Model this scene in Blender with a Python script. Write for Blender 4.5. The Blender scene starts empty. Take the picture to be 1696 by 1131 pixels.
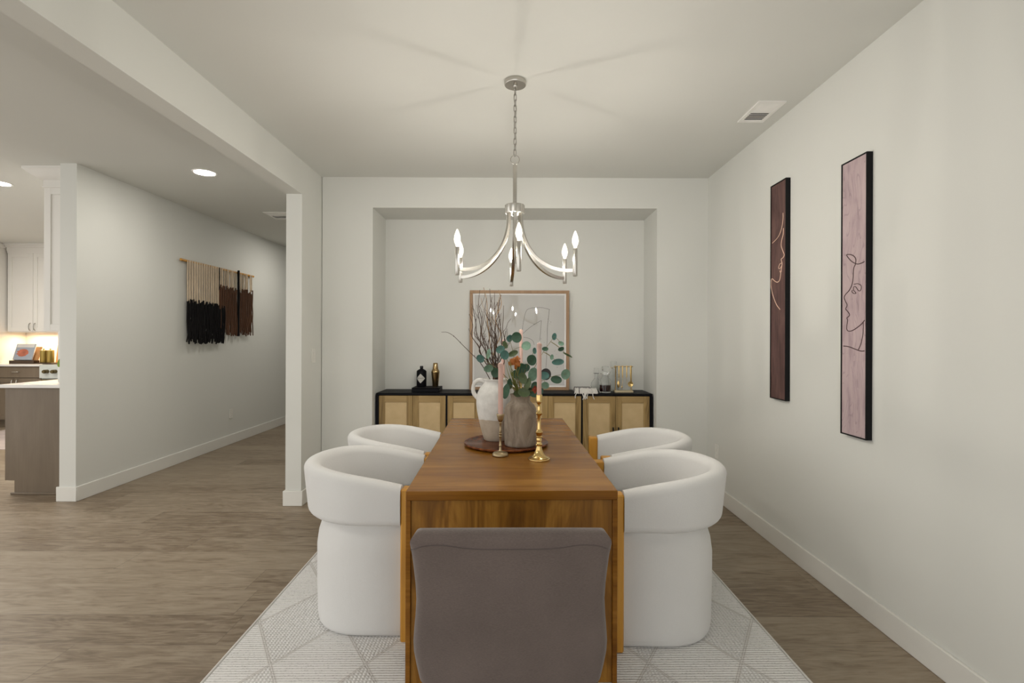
import bpy, bmesh, math, random
from mathutils import Vector, Matrix, noise
PI = math.pi
C = bpy.context.scene.collection
SC = bpy.context.scene
R = math.radians
F = 848.0          # focal length of the photograph in pixels (18 mm on a 36 mm wide frame)
PX, PY = 851.0, 561.0
ROLL = 0.0035
EYE = 1.33

# ------------------------------------------------------------------ camera, world, lights, exposure
cam_data = bpy.data.cameras.new('camera')
cam_data.sensor_width = 36.0
cam_data.lens = 36.0 * F / 1696.0
cam_data.shift_x = (848.0 - PX) / 1696.0
cam_data.shift_y = (PY - 565.5) / 1696.0
cam_data.clip_start = 0.05
cam = bpy.data.objects.new('camera', cam_data)
cam.location = (0, 0, EYE)
cam.rotation_euler = (PI / 2, -ROLL, 0)
C.objects.link(cam)
SC.camera = cam
SC.view_settings.view_transform = 'Standard'
SC.view_settings.look = 'None'
SC.view_settings.gamma = 1.0
SC.view_settings.use_curve_mapping = False
SC.view_settings.exposure = 0.0

world = bpy.data.worlds.new('daylight')
SC.world = world
world.use_nodes = True
bg = world.node_tree.nodes['Background']
bg.inputs['Color'].default_value = (1.0, 0.985, 0.95, 1)
bg.inputs['Strength'].default_value = 1.5
BULB = 3450.0      # radiance of the thin upright filament in each candle bulb
CAN = 215.0         # radiance of the recessed downlights


def area_light(name, loc, rot, sx, sy, power, color):
    d = bpy.data.lights.new(name, 'AREA')
    d.shape = 'RECTANGLE'; d.size = sx; d.size_y = sy; d.energy = power; d.color = color
    o = bpy.data.objects.new(name, d); o.location = loc; o.rotation_euler = rot
    C.objects.link(o)
    return o


# warm strips under the kitchen wall cabinets
area_light('under_cabinet_light', (-6.75, 7.93, 1.368), (0, 0, 0), 1.7, 0.06, 17.0, (1.0, 0.72, 0.42))


def P(px, py, Y):
    """world point seen at photograph pixel (px, py) at distance Y from the camera"""
    u, v = px - PX, py - PY
    u, v = u + ROLL * v, v - ROLL * u
    return Vector((u * Y / F, Y, EYE - v * Y / F))


# ------------------------------------------------------------------ node materials
class NT:
    def __init__(self, name):
        self.mat = bpy.data.materials.new(name)
        self.mat.use_nodes = True
        self.t = self.mat.node_tree
        self.b = self.t.nodes['Principled BSDF']
        self.out = self.t.nodes['Material Output']
        self._c = None

    def link(self, a, b): self.t.links.new(a, b)

    def put(self, sock, v):
        if isinstance(v, (int, float)): sock.default_value = v
        elif isinstance(v, (tuple, list)):
            n = len(sock.default_value)
            v = tuple(v)
            sock.default_value = (v + (1.0,))[:n] if len(v) < n else v[:n]
        else: self.link(v, sock)

    def coord(self, kind='Object'):
        if self._c is None: self._c = self.t.nodes.new('ShaderNodeTexCoord')
        return self._c.outputs[kind]

    def mapping(self, scale=(1, 1, 1), rot=(0, 0, 0), loc=(0, 0, 0), src=None):
        n = self.t.nodes.new('ShaderNodeMapping')
        n.inputs['Scale'].default_value = scale; n.inputs['Rotation'].default_value = rot; n.inputs['Location'].default_value = loc
        self.link(src if src is not None else self.coord(), n.inputs['Vector'])
        return n.outputs[0]

    def noise(self, vec=None, scale=5, detail=3, rough=.5, dist=0, out=0):
        n = self.t.nodes.new('ShaderNodeTexNoise')
        n.inputs['Scale'].default_value = scale; n.inputs['Detail'].default_value = detail
        n.inputs['Roughness'].default_value = rough; n.inputs['Distortion'].default_value = dist
        self.link(vec if vec is not None else self.coord(), n.inputs['Vector'])
        return n.outputs[out]

    def wave(self, vec=None, scale=5, dist=0, detail=2, dscale=1, direction='X', kind='BANDS'):
        n = self.t.nodes.new('ShaderNodeTexWave')
        n.wave_type = kind
        if kind == 'BANDS': n.bands_direction = direction
        n.inputs['Scale'].default_value = scale; n.inputs['Distortion'].default_value = dist
        n.inputs['Detail'].default_value = detail; n.inputs['Detail Scale'].default_value = dscale
        self.link(vec if vec is not None else self.coord(), n.inputs['Vector'])
        return n.outputs['Fac']

    def voronoi(self, vec=None, scale=5, feature='F1', out='Distance'):
        n = self.t.nodes.new('ShaderNodeTexVoronoi')
        n.feature = feature
        n.inputs['Scale'].default_value = scale
        self.link(vec if vec is not None else self.coord(), n.inputs['Vector'])
        return n.outputs[out]

    def white(self, vec):
        n = self.t.nodes.new('ShaderNodeTexWhiteNoise'); n.noise_dimensions = '3D'
        self.link(vec, n.inputs['Vector'])
        return n.outputs['Value']

    def m(self, op, a, b=0.0, c=None, clamp=False):
        n = self.t.nodes.new('ShaderNodeMath'); n.operation = op; n.use_clamp = clamp
        self.put(n.inputs[0], a); self.put(n.inputs[1], b)
        if c is not None: self.put(n.inputs[2], c)
        return n.outputs[0]

    def sep(self, vec=None):
        n = self.t.nodes.new('ShaderNodeSeparateXYZ')
        self.link(vec if vec is not None else self.coord(), n.inputs[0])
        return n.outputs

    def comb(self, x, y, z):
        n = self.t.nodes.new('ShaderNodeCombineXYZ')
        for i, v in enumerate((x, y, z)): self.put(n.inputs[i], v)
        return n.outputs[0]

    def ramp(self, fac, stops, interp='LINEAR'):
        n = self.t.nodes.new('ShaderNodeValToRGB')
        n.color_ramp.interpolation = interp
        e = n.color_ramp.elements
        while len(e) < len(stops): e.new(0.5)
        for k, (p, col) in enumerate(stops):
            e[k].position = p
            e[k].color = (col + (1.0,)) if len(col) == 3 else col
        self.put(n.inputs[0], fac)
        return n.outputs[0]

    def mix(self, fac, a, b, kind='MIX'):
        n = self.t.nodes.new('ShaderNodeMix'); n.data_type = 'RGBA'; n.blend_type = kind
        self.put(n.inputs[0], fac); self.put(n.inputs[6], a); self.put(n.inputs[7], b)
        return n.outputs[2]

    def bump(self, h, strength=.3, dist=.002):
        n = self.t.nodes.new('ShaderNodeBump')
        n.inputs['Strength'].default_value = strength; n.inputs['Distance'].default_value = dist
        self.link(h, n.inputs['Height'])
        self.link(n.outputs[0], self.b.inputs['Normal'])

    def col(self, v): self.put(self.b.inputs['Base Color'], v)

    def set(self, **k):
        for a, v in k.items(): self.put(self.b.inputs[a.replace('_', ' ')], v)
        return self


def plain(name, color, rough=.5, metal=0, bumpscale=None, bumpamt=.15, var=0.06, **k):
    n = NT(name)
    v = n.noise(scale=6, detail=2)
    lo = tuple(c * (1 - var) for c in color); hi = tuple(min(1, c * (1 + var)) for c in color)
    n.col(n.ramp(v, [(.3, lo), (.7, hi)]))
    n.set(Roughness=rough, Metallic=metal, **k)
    if bumpscale: n.bump(n.noise(scale=bumpscale, detail=2), bumpamt, .001)
    return n.mat


def fabric(name, color, thread=900, amt=.35, var=.08, rough=.95, sheen=.2):
    n = NT(name)
    wx = n.wave(n.mapping(rot=(0, 0, .3)), scale=thread / 6.0, dist=1.5, direction='X')
    wz = n.wave(scale=thread / 6.0, dist=1.5, direction='Z')
    wy = n.wave(scale=thread / 6.0, dist=1.5, direction='Y')
    h = n.m('ADD', n.m('ADD', wx, wz), wy)
    big = n.noise(scale=5, detail=3)
    fine = n.noise(n.mapping(scale=(1, 1, 4)), scale=160, detail=2)
    f = n.m('ADD', n.m('MULTIPLY', big, .5), n.m('MULTIPLY', fine, .5))
    n.col(n.ramp(f, [(.3, tuple(c * (1 - var) for c in color)), (.7, tuple(min(1, c * (1 + var)) for c in color))]))
    n.set(Roughness=rough, Sheen_Weight=sheen, Specular_IOR_Level=.2)
    n.bump(n.m('ADD', n.m('MULTIPLY', h, .3), fine), amt, .0015)
    return n.mat


def wood(name, dark, mid, light, axis='X', scale=1.0, rough=.4, stretch=9.0, knots=1.2, coat=0.0, spec=.5, boards=0.0, rings=0.0):
    n = NT(name)
    s = {'X': (1 / stretch, 1, 1), 'Y': (1, 1 / stretch, 1), 'Z': (1, 1, 1 / stretch)}[axis]
    s = tuple(a * scale for a in s)
    v = n.mapping(scale=s)
    a = n.noise(v, scale=9, detail=5, rough=.6, dist=knots)
    g = n.noise(n.mapping(scale=tuple(x * (6 if x > .5 * scale else 1) for x in s)), scale=22, detail=4, rough=.7)
    f = n.m('ADD', n.m('MULTIPLY', a, .72), n.m('MULTIPLY', g, .28))
    if rings:
        rn = n.noise(n.mapping(scale=tuple(x * .8 for x in s)), scale=4.5, detail=2, rough=.4, dist=.6)
        f = n.m('ADD', f, n.m('MULTIPLY', n.m('SINE', n.m('MULTIPLY', rn, 110.0)), rings))
    if boards:
        tone = n.white(n.comb(n.m('FLOOR', n.m('DIVIDE', n.m('ADD', n.sep()[1], .40), boards)), 1.0, 2.0))
        f = n.m('ADD', f, n.m('MULTIPLY', n.m('SUBTRACT', tone, .5), .10))
    n.col(n.ramp(f, [(.3, dark), (.5, mid), (.7, light)]))
    n.set(Roughness=rough, Coat_Weight=coat, Coat_Roughness=.15, Specular_IOR_Level=spec)
    n.bump(g, .12, .001)
    return n.mat


def metal(name, color, rough=.25):
    n = NT(name)
    s = n.noise(n.mapping(scale=(1, 1, .1)), scale=220, detail=2)
    n.col(color)
    n.set(Metallic=1.0, Roughness=n.m('ADD', n.m('MULTIPLY', s, .12), rough - .06))
    return n.mat


def wall_paint(name, color, rough=.75):
    n = NT(name)
    v = n.noise(scale=1.2, detail=2)
    n.col(n.ramp(v, [(.2, tuple(c * .985 for c in color)), (.8, color)]))
    n.set(Roughness=rough, Specular_IOR_Level=.25)
    n.bump(n.noise(scale=180, detail=3), .05, .001)
    return n.mat


M = {}
M['wall'] = wall_paint('greige_wall_paint', (.672, .675, .640))
M['ceiling'] = wall_paint('greige_ceiling_paint', (.672, .675, .640), .85)
M['trim'] = wall_paint('white_trim_paint', (.74, .73, .69), .4)
M['cabinet_white'] = wall_paint('white_cabinet_paint', (.76, .74, .70), .4)
M['plate'] = plain('white_plastic', (.72, .71, .67), .35)
M['black'] = plain('black_lacquer', (.0045, .0045, .0065), .5, Specular_IOR_Level=.12)
M['black_frame'] = plain('black_frame_paint', (.006, .006, .007), .6, Specular_IOR_Level=.2)
M['black_metal'] = plain('black_metal', (.012, .012, .013), .4, .6)
M['nickel'] = metal('brushed_nickel', (.56, .54, .50), .24)
M['chain_metal'] = metal('satin_nickel_chain', (.36, .345, .315), .3)
M['brass'] = metal('polished_brass', (.70, .50, .21), .17)
M['old_brass'] = metal('aged_brass', (.42, .33, .20), .36)
M['bronze'] = metal('antique_gold_steel', (.36, .25, .12), .25)
M['candle'] = plain('pink_wax', (.58, .39, .335), .5, Subsurface_Weight=.1)
M['white_fabric'] = fabric('ivory_woven_upholstery', (.685, .68, .668), 900, .3, .03)
M['mauve_fabric'] = fabric('mauve_grey_velvet', (.130, .102, .092), 1500, .25, .2, .9, .22)
M['mauve_seam'] = fabric('mauve_grey_welt', (.095, .075, .070), 1500, .2, .1)
M['table'] = wood('walnut_stained_acacia', (.125, .044, .004), (.225, .090, .010), (.33, .155, .026), 'X', .9, .27, 9, .8, 0, .20, .42, .018)
M['table_end'] = wood('walnut_stained_veneer', (.105, .040, .005), (.22, .095, .012), (.36, .175, .030), 'Z', .75, .4, 4.0, 2.2, 0, .28, 0, .05)
M['arm_wood'] = wood('honey_oak', (.42, .185, .020), (.55, .26, .030), (.63, .32, .048), 'Z', 1.3, .4)
M['oak'] = wood('light_brown_oak', (.15, .090, .028), (.31, .205, .078), (.42, .29, .122), 'Z', 1.6, .5, 10, 1.0, 0, .4, 0, .05)
M['oak_cross'] = wood('light_brown_oak_rail', (.18, .11, .036), (.32, .21, .080), (.42, .29, .122), 'X', 1.6, .5, 10, 1.0)
M['frame_oak'] = wood('natural_oak_frame', (.25, .145, .07), (.33, .20, .105), (.39, .245, .135), 'Z', 1.5, .5)
M['dark_leg'] = wood('dark_walnut_leg', (.03, .016, .009), (.05, .028, .015), (.07, .04, .02), 'Z')
M['kitchen_wood'] = wood('taupe_stained_maple', (.125, .092, .060), (.155, .117, .079), (.185, .142, .10), 'Z', .6, .45, 6, .6)
M['quartz'] = plain('white_quartz', (.74, .72, .70), .2, var=.03)
M['tile'] = plain('white_backsplash', (.72, .70, .66), .2, var=.02)
M['stone_vase'] = None

n = NT('woven_rattan')
w1 = n.wave(scale=95, dist=.6, direction='X'); w2 = n.wave(scale=95, dist=.6, direction='Z')
wv = n.m('MULTIPLY', w1, w2)
n.col(n.ramp(n.m('ADD', n.m('MULTIPLY', wv, .6), n.m('MULTIPLY', n.noise(scale=12), .4)), [(.1, (.48, .345, .175)), (.75, (.73, .56, .32))]))
n.set(Roughness=.7); n.bump(wv, .4, .001)
M['rattan'] = n.mat

# floor: wide planks running across the picture
n = NT('taupe_oak_planks')
s = n.sep()
yr = n.m('DIVIDE', n.m('SUBTRACT', s[1], .043), .2415)
row = n.m('FLOOR', yr)
rr = n.white(n.comb(row, 3.7, 1.3))
xs = n.m('ADD', n.m('DIVIDE', s[0], 1.52), n.m('MULTIPLY', rr, 7.0))
pid = n.m('FLOOR', xs)
tone = n.white(n.comb(row, pid, 2.0))
fy = n.m('FRACT', yr); fx = n.m('FRACT', xs)
ey = n.m('MINIMUM', fy, n.m('SUBTRACT', 1.0, fy)); ex = n.m('MULTIPLY', n.m('MINIMUM', fx, n.m('SUBTRACT', 1.0, fx)), 6.3)
seam = n.m('GREATER_THAN', n.m('MINIMUM', ey, ex), .007)
gv = n.comb(n.m('ADD', n.m('MULTIPLY', s[0], 1.5), n.m('MULTIPLY', tone, 31.0)), n.m('MULTIPLY', s[1], 9.0), n.m('MULTIPLY', tone, 17.0))
g1 = n.noise(gv, scale=2.2, detail=7, rough=.66, dist=1.3)
rings = n.m('SINE', n.m('MULTIPLY', n.noise(n.comb(n.m('ADD', n.m('MULTIPLY', s[0], 1.1), n.m('MULTIPLY', tone, 31.0)), n.m('MULTIPLY', s[1], 5.0), n.m('MULTIPLY', tone, 17.0)), scale=1.3, detail=2, rough=.45), 95.0))
gv2 = n.comb(n.m('MULTIPLY', s[0], 4.0), n.m('MULTIPLY', s[1], 75.0), n.m('MULTIPLY', tone, 9.0))
g2 = n.noise(gv2, scale=2.0, detail=4, rough=.6)
f = n.m('ADD', n.m('ADD', n.m('MULTIPLY', g1, .62), n.m('MULTIPLY', g2, .26)), n.m('ADD', n.m('MULTIPLY', tone, .12), n.m('MULTIPLY', rings, .022)))
base = n.ramp(f, [(.30, (.100, .065, .037)), (.44, (.200, .150, .100)), (.53, (.268, .212, .150)), (.70, (.34, .28, .208))])
n.col(n.mix(n.m('ADD', n.m('MULTIPLY', seam, .45), .55), (.085, .065, .048), base))
n.set(Roughness=n.m('ADD', n.m('MULTIPLY', g1, .2), .33), Specular_IOR_Level=.4)
n.bump(n.m('ADD', n.m('MULTIPLY', seam, 1.0), n.m('MULTIPLY', g2, .3)), .25, .002)
M['floor'] = n.mat

# rug: flat weave with a lattice of diamonds, alternate diamonds woven differently
n = NT('ivory_diamond_flatweave')
s = n.sep()
a = n.m('DIVIDE', n.m('ADD', s[1], n.m('MULTIPLY', s[0], 1.62)), .62)
b = n.m('DIVIDE', n.m('SUBTRACT', s[1], n.m('MULTIPLY', s[0], 1.62)), .62)
fa = n.m('ABSOLUTE', n.m('SUBTRACT', n.m('FRACT', a), .5)); fb = n.m('ABSOLUTE', n.m('SUBTRACT', n.m('FRACT', b), .5))
edge = n.m('MINIMUM', fa, fb)
rib = n.m('LESS_THAN', edge, .030)
groove = n.m('LESS_THAN', n.m('ABSOLUTE', n.m('SUBTRACT', edge, .012)), .007)
par = n.m('MODULO', n.m('ADD', n.m('FLOOR', n.m('ADD', a, .5)), n.m('ADD', n.m('FLOOR', n.m('ADD', b, .5)), 100.0)), 2.0)
st = n.wave(scale=21, dist=.8, dscale=6, direction='Y')
kn = n.m('MULTIPLY', n.wave(scale=21, dist=1.0, dscale=5, direction='X'), n.wave(scale=21, dist=1.0, dscale=5, direction='Y'))
wv = n.m('ADD', n.m('MULTIPLY', st, n.m('SUBTRACT', 1.0, par)), n.m('MULTIPLY', n.m('MULTIPLY', kn, 1.4), par))
wv = n.m('ADD', wv, n.m('SUBTRACT', n.m('MULTIPLY', n.noise(scale=90, detail=2), .7), n.m('MULTIPLY', n.m('LESS_THAN', n.voronoi(n.mapping(scale=(1, 1.4, 1)), scale=75), .30), .42)))
body = n.ramp(wv, [(.05, (.52, .51, .50)), (.45, (.68, .67, .66)), (.9, (.80, .79, .78))])
body = n.mix(n.m('MULTIPLY', rib, .6), body, (.70, .68, .66))
n.col(n.mix(n.m('MULTIPLY', groove, .5), body, (.42, .395, .375)))
n.set(Roughness=.95, Specular_IOR_Level=.1)
n.bump(n.m('SUBTRACT', n.m('ADD', wv, n.m('MULTIPLY', rib, .5)), n.m('MULTIPLY', groove, 1.2)), .6, .004)
M['rug'] = n.mat

# two-tone pitcher: chalky glaze over raw clay
n = NT('chalk_white_glaze_on_raw_clay')
s = n.sep()
z = n.m('ADD', s[2], n.m('MULTIPLY', n.m('SUBTRACT', n.noise(scale=9, detail=2), .5), .02))
k = n.m('GREATER_THAN', z, .118)
mott = n.noise(scale=18, detail=4, rough=.65)
up = n.ramp(mott, [(.3, (.56, .545, .51)), (.65, (.72, .705, .67))])
lo = n.ramp(mott, [(.3, (.40, .33, .25)), (.7, (.52, .445, .35))])
n.col(n.mix(k, lo, up)); n.set(Roughness=.6); n.bump(mott, .15, .002)
M['pitcher'] = n.mat

n = NT('washed_terracotta')
mott = n.noise(n.mapping(scale=(1, 1, .45)), scale=14, detail=5, rough=.6, dist=1.6)
n.col(n.ramp(mott, [(.3, (.165, .125, .090)), (.5, (.265, .212, .160)), (.72, (.37, .31, .25))]))
n.set(Roughness=.8); n.bump(mott, .2, .002)
M['stone_vase'] = n.mat

n = NT('polished_brown_resin_tray')
mott = n.voronoi(n.mapping(scale=(1, 1, 1)), scale=26)
mo2 = n.noise(scale=14, detail=5, rough=.7, dist=2)
n.col(n.ramp(n.m('ADD', n.m('MULTIPLY', mott, .5), n.m('MULTIPLY', mo2, .6)), [(.25, (.030, .008, .004)), (.5, (.115, .030, .011)), (.75, (.26, .085, .025))]))
n.set(Roughness=.22, Specular_IOR_Level=.16)
M['tray'] = n.mat

for nm, c in (('leaf_dark', (.026, .075, .040)), ('leaf_teal', (.045, .125, .105)), ('leaf_pale', (.13, .23, .16)), ('leaf_olive', (.055, .085, .028))):
    n = NT('eucalyptus_' + nm)
    v = n.noise(scale=40, detail=3)
    n.col(n.ramp(v, [(.3, tuple(x * .8 for x in c)), (.7, tuple(x * 1.2 for x in c))]))
    n.set(Roughness=.55, Subsurface_Weight=.05)
    M[nm] = n.mat
M['twig'] = plain('dark_willow_bark', (.060, .036, .024), .7, bumpscale=200, var=.35)
M['twig_light'] = plain('tan_willow_bark', (.26, .16, .075), .7, bumpscale=200, var=.3)
M['stem'] = plain('olive_stem', (.16, .14, .05), .6, var=.2)
M['grass'] = plain('yellow_green_blade', (.15, .16, .022), .5, var=.3)
M['orange'] = plain('rust_orange_petal', (.27, .080, .008), .65, var=.6)
M['red'] = plain('dusty_red_petal', (.30, .05, .022), .6, var=.3)

n = NT('lit_candle_filament')
n.col((1, .9, .75)); n.set(Emission_Color=(1.0, .94, .845), Emission_Strength=BULB)
M['filament'] = n.mat
n = NT('glowing_bulb_envelope')
tr = n.t.nodes.new('ShaderNodeBsdfTransparent'); em = n.t.nodes.new('ShaderNodeEmission'); ad = n.t.nodes.new('ShaderNodeAddShader')
em.inputs['Color'].default_value = (1.0, .90, .76, 1); em.inputs['Strength'].default_value = 1.1
n.link(tr.outputs[0], ad.inputs[0]); n.link(em.outputs[0], ad.inputs[1]); n.link(ad.outputs[0], n.out.inputs['Surface'])
M['bulb'] = n.mat
n = NT('lit_downlight_lens')
n.col((1, 1, 1)); n.set(Emission_Color=(1.0, .95, .87), Emission_Strength=CAN)
M['can'] = n.mat

n = NT('clear_glass')
n.col((.97, .98, .98)); n.set(Roughness=.0, Transmission_Weight=1.0, IOR=1.30)
M['glass'] = n.mat
n = NT('whisky')
n.col((.045, .007, .003)); n.set(Roughness=.0, Transmission_Weight=.25, IOR=1.33)
M['whisky'] = n.mat

n = NT('maroon_brush_painting')
warp = n.noise(n.mapping(scale=(1, 1.2, .5)), scale=3.0, detail=2, out=1)
w2 = n.mix(.10, n.coord(), warp, 'ADD')
n1 = n.noise(n.mapping(scale=(1, 16, 2.2), rot=(.18, 0, 0), src=w2), scale=3, detail=5, rough=.6)
n2 = n.noise(n.mapping(scale=(1, 2, 1)), scale=4, detail=3, dist=1.0)
n.col(n.ramp(n.m('ADD', n.m('MULTIPLY', n1, .5), n.m('MULTIPLY', n2, .5)), [(.36, (.058, .024, .023)), (.5, (.105, .050, .045)), (.64, (.155, .082, .070))]))
n.set(Roughness=.6)
M['maroon'] = n.mat
n = NT('blush_brush_painting')
warp = n.noise(n.mapping(scale=(1, 1, .6)), scale=2.6, detail=2, out=1)
w2 = n.mix(.16, n.coord(), warp, 'ADD')
n1 = n.noise(n.mapping(scale=(1, 14, 2.0), rot=(-.32, 0, 0), src=w2), scale=3, detail=6, rough=.65)
n2 = n.noise(n.mapping(scale=(1, 2, 1)), scale=4, detail=3, dist=1.2)
n.col(n.ramp(n.m('ADD', n.m('MULTIPLY', n1, .55), n.m('MULTIPLY', n2, .45)), [(.34, (.33, .245, .262)), (.47, (.45, .345, .356)), (.62, (.50, .395, .40))]))
st_ = n.noise(n.mapping(scale=(1, 5, 1.1), rot=(-.45, 0, 0), src=w2), scale=2.0, detail=2, rough=.4)
ln = n.m('GREATER_THAN', n.m('SINE', n.m('MULTIPLY', st_, 120.0)), .86)
lm = n.m('MULTIPLY', ln, n.m('GREATER_THAN', n.noise(scale=7, detail=2), .47))
n.col(n.mix(n.m('MULTIPLY', lm, .4), n.b.inputs['Base Color'].links[0].from_socket, (.25, .18, .20)))
n.set(Roughness=.65)
M['blush'] = n.mat
M['ink'] = plain('dark_ink', (.012, .010, .010), .6)
M['brown_ink'] = plain('brown_ink', (.055, .022, .022), .6)
M['cream_ink'] = plain('cream_ink', (.74, .52, .40), .6)
n = NT('grey_print_under_glass')
n.col(n.ramp(n.noise(scale=3), [(.3, (.375, .362, .33)), (.7, (.40, .387, .355))]))
n.set(Roughness=.6, Coat_Weight=1.0, Coat_Roughness=0.0, Coat_IOR=1.7)
M['print'] = n.mat
M['mat_board'] = plain('white_mat_board', (.74, .74, .73), .7, var=.02)
M['cord_cream'] = fabric('cream_yarn', (.60, .49, .365), 1500, .3, .2)
M['cord_tan'] = fabric('tan_yarn', (.43, .33, .22), 1500, .3, .2)
M['cord_rust'] = fabric('rust_brown_yarn', (.085, .034, .013), 1500, .3, .3)
M['cord_black'] = fabric('black_yarn', (.006, .0055, .006), 1500, .3, .3, .9, 0)
M['towel'] = fabric('grey_linen', (.10, .088, .085), 1200, .3, .15)
M['fringe'] = fabric('white_fringe', (.68, .66, .63), 1200, .3, .1)
M['label'] = plain('grey_paper_label', (.52, .51, .47), .6)
M['range'] = plain('pale_enamel', (.55, .58, .55), .3)
M['knob'] = plain('dark_bronze_knob', (.12, .088, .035), .35, .6)
M['gold'] = plain('gold_canister', (.36, .26, .07), .35, .7)
M['board'] = wood('warm_cutting_board', (.36, .17, .06), (.48, .25, .10), (.56, .31, .14), 'Z')
M['cover_blue'] = plain('grey_blue_cover', (.30, .34, .40), .4)
M['cover_white'] = plain('white_cover', (.62, .60, .58), .4)
M['food'] = plain('red_food_photo', (.42, .12, .07), .4, var=.5)
M['green'] = plain('bright_green_leaf', (.20, .32, .04), .5)
M['terracotta'] = plain('white_pot', (.6, .58, .54), .5)
M['pink_rug'] = fabric('pink_runner', (.42, .34, .31), 600, .3, .2)
M['vent'] = plain('white_vent_enamel', (.82, .81, .78), .4)
M['vent_dark'] = plain('dark_duct', (.03, .03, .03), .8)
# ------------------------------------------------------------------ mesh helpers
def box(bm, x0, x1, y0, y1, z0, z1, bev=0.0, seg=1):
    vs = [bm.verts.new((x, y, z)) for x in (x0, x1) for y in (y0, y1) for z in (z0, z1)]
    fs = [bm.faces.new([vs[i] for i in q]) for q in ((0, 1, 3, 2), (4, 6, 7, 5), (0, 4, 5, 1), (2, 3, 7, 6), (0, 2, 6, 4), (1, 5, 7, 3))]
    if bev > 0:
        es = list({e for f in fs for e in f.edges})
        bmesh.ops.bevel(bm, geom=es, offset=bev, segments=seg, affect='EDGES', profile=.5)


def lathe(bm, prof, cx=0, cy=0, n=32, sx=1, sy=1):
    rings = []
    for r, z in prof:
        if r < 1e-6: rings.append([bm.verts.new((cx, cy, z))])
        else: rings.append([bm.verts.new((cx + sx * r * math.cos(2 * PI * k / n), cy + sy * r * math.sin(2 * PI * k / n), z)) for k in range(n)])
    for a, b in zip(rings, rings[1:]):
        for k in range(n):
            j = (k + 1) % n
            if len(a) == 1 and len(b) == 1: continue
            if len(a) == 1: bm.faces.new((a[0], b[j], b[k]))
            elif len(b) == 1: bm.faces.new((a[k], a[j], b[0]))
            else: bm.faces.new((a[k], a[j], b[j], b[k]))
    if len(rings[0]) > 1: bm.faces.new(list(reversed(rings[0])))
    if len(rings[-1]) > 1: bm.faces.new(rings[-1])


def spline(pts, per=8):
    pts = [Vector(p) for p in pts]
    if len(pts) < 3: return pts
    ext = [pts[0] * 2 - pts[1]] + pts + [pts[-1] * 2 - pts[-2]]
    out = []
    for i in range(1, len(ext) - 2):
        p0, p1, p2, p3 = ext[i - 1:i + 3]
        for k in range(per):
            t = k / per
            out.append(.5 * (2 * p1 + (p2 - p0) * t + (2 * p0 - 5 * p1 + 4 * p2 - p3) * t * t + (3 * p1 - p0 - 3 * p2 + p3) * t ** 3))
    out.append(pts[-1])
    return out


def tube(bm, pts, r, n=8, closed=False):
    pts = [Vector(p) for p in pts]
    m = len(pts)
    rs = r if isinstance(r, (list, tuple)) else [r] * m
    tan = []
    for i in range(m):
        a = pts[(i - 1) % m] if (closed or i > 0) else pts[i]
        b = pts[(i + 1) % m] if (closed or i < m - 1) else pts[i]
        tan.append((b - a).normalized())
    up = Vector((0, 0, 1)) if abs(tan[0].z) < .9 else Vector((1, 0, 0))
    s = tan[0].cross(up).normalized()
    rings = []
    for i in range(m):
        s = (s - tan[i] * s.dot(tan[i])).normalized()
        t = tan[i].cross(s)
        rings.append([bm.verts.new(pts[i] + (s * math.cos(2 * PI * k / n) + t * math.sin(2 * PI * k / n)) * rs[i]) for k in range(n)])
    pairs = list(zip(rings, rings[1:])) + ([(rings[-1], rings[0])] if closed else [])
    for a, b in pairs:
        for k in range(n): bm.faces.new((a[k], a[(k + 1) % n], b[(k + 1) % n], b[k]))
    if not closed:
        bm.faces.new(list(reversed(rings[0]))); bm.faces.new(rings[-1])


def sweep(bm, pts, side, w, h):
    """flat bar of width w (along side) and height h along a planar path"""
    side = Vector(side).normalized(); m = len(pts); rings = []
    for i in range(m):
        t = (pts[min(i + 1, m - 1)] - pts[max(i - 1, 0)]).normalized()
        nn = side.cross(t).normalized()
        rings.append([bm.verts.new(pts[i] + side * (a * w / 2) + nn * (b * h / 2)) for a, b in ((-1, -1), (1, -1), (1, 1), (-1, 1))])
    for a, b in zip(rings, rings[1:]):
        for k in range(4): bm.faces.new((a[k], a[(k + 1) % 4], b[(k + 1) % 4], b[k]))
    bm.faces.new(list(reversed(rings[0]))); bm.faces.new(rings[-1])


def layered(bm, plan, prof):
    """closed plan outline [(x, y)] raised through (inset, z) steps"""
    m = len(plan); nor = []
    for i in range(m):
        a, b = plan[i - 1], plan[(i + 1) % m]
        d = Vector((b[0] - a[0], b[1] - a[1])).normalized()
        nor.append((d.y, -d.x))
    rings = [[bm.verts.new((plan[i][0] - nor[i][0] * ins, plan[i][1] - nor[i][1] * ins, z)) for i in range(m)] for ins, z in prof]
    for a, b in zip(rings, rings[1:]):
        for k in range(m): bm.faces.new((a[k], a[(k + 1) % m], b[(k + 1) % m], b[k]))
    bm.faces.new(list(reversed(rings[0]))); bm.faces.new(rings[-1])


def obj(name, bm, mat, parent=None, sharp=40, **props):
    bmesh.ops.recalc_face_normals(bm, faces=bm.faces)
    me = bpy.data.meshes.new(name)
    bm.to_mesh(me); bm.free()
    for mm in (mat if isinstance(mat, (list, tuple)) else [mat]): me.materials.append(mm)
    me.polygons.foreach_set('use_smooth', [True] * len(me.polygons))
    me.set_sharp_from_angle(angle=R(sharp))
    o = bpy.data.objects.new(name, me)
    C.objects.link(o)
    if parent is not None: o.parent = parent
    for k, v in props.items(): o[k] = v
    return o


def new(): return bmesh.new()


def boxobj(name, b, mat, parent=None, bev=0.0, **props):
    bm = new(); box(bm, *b, bev=bev)
    return obj(name, bm, mat, parent, **props)


def tag(o, label, cat, group=None):
    o['label'] = label; o['category'] = cat
    if group: o['group'] = group
    return o


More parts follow.
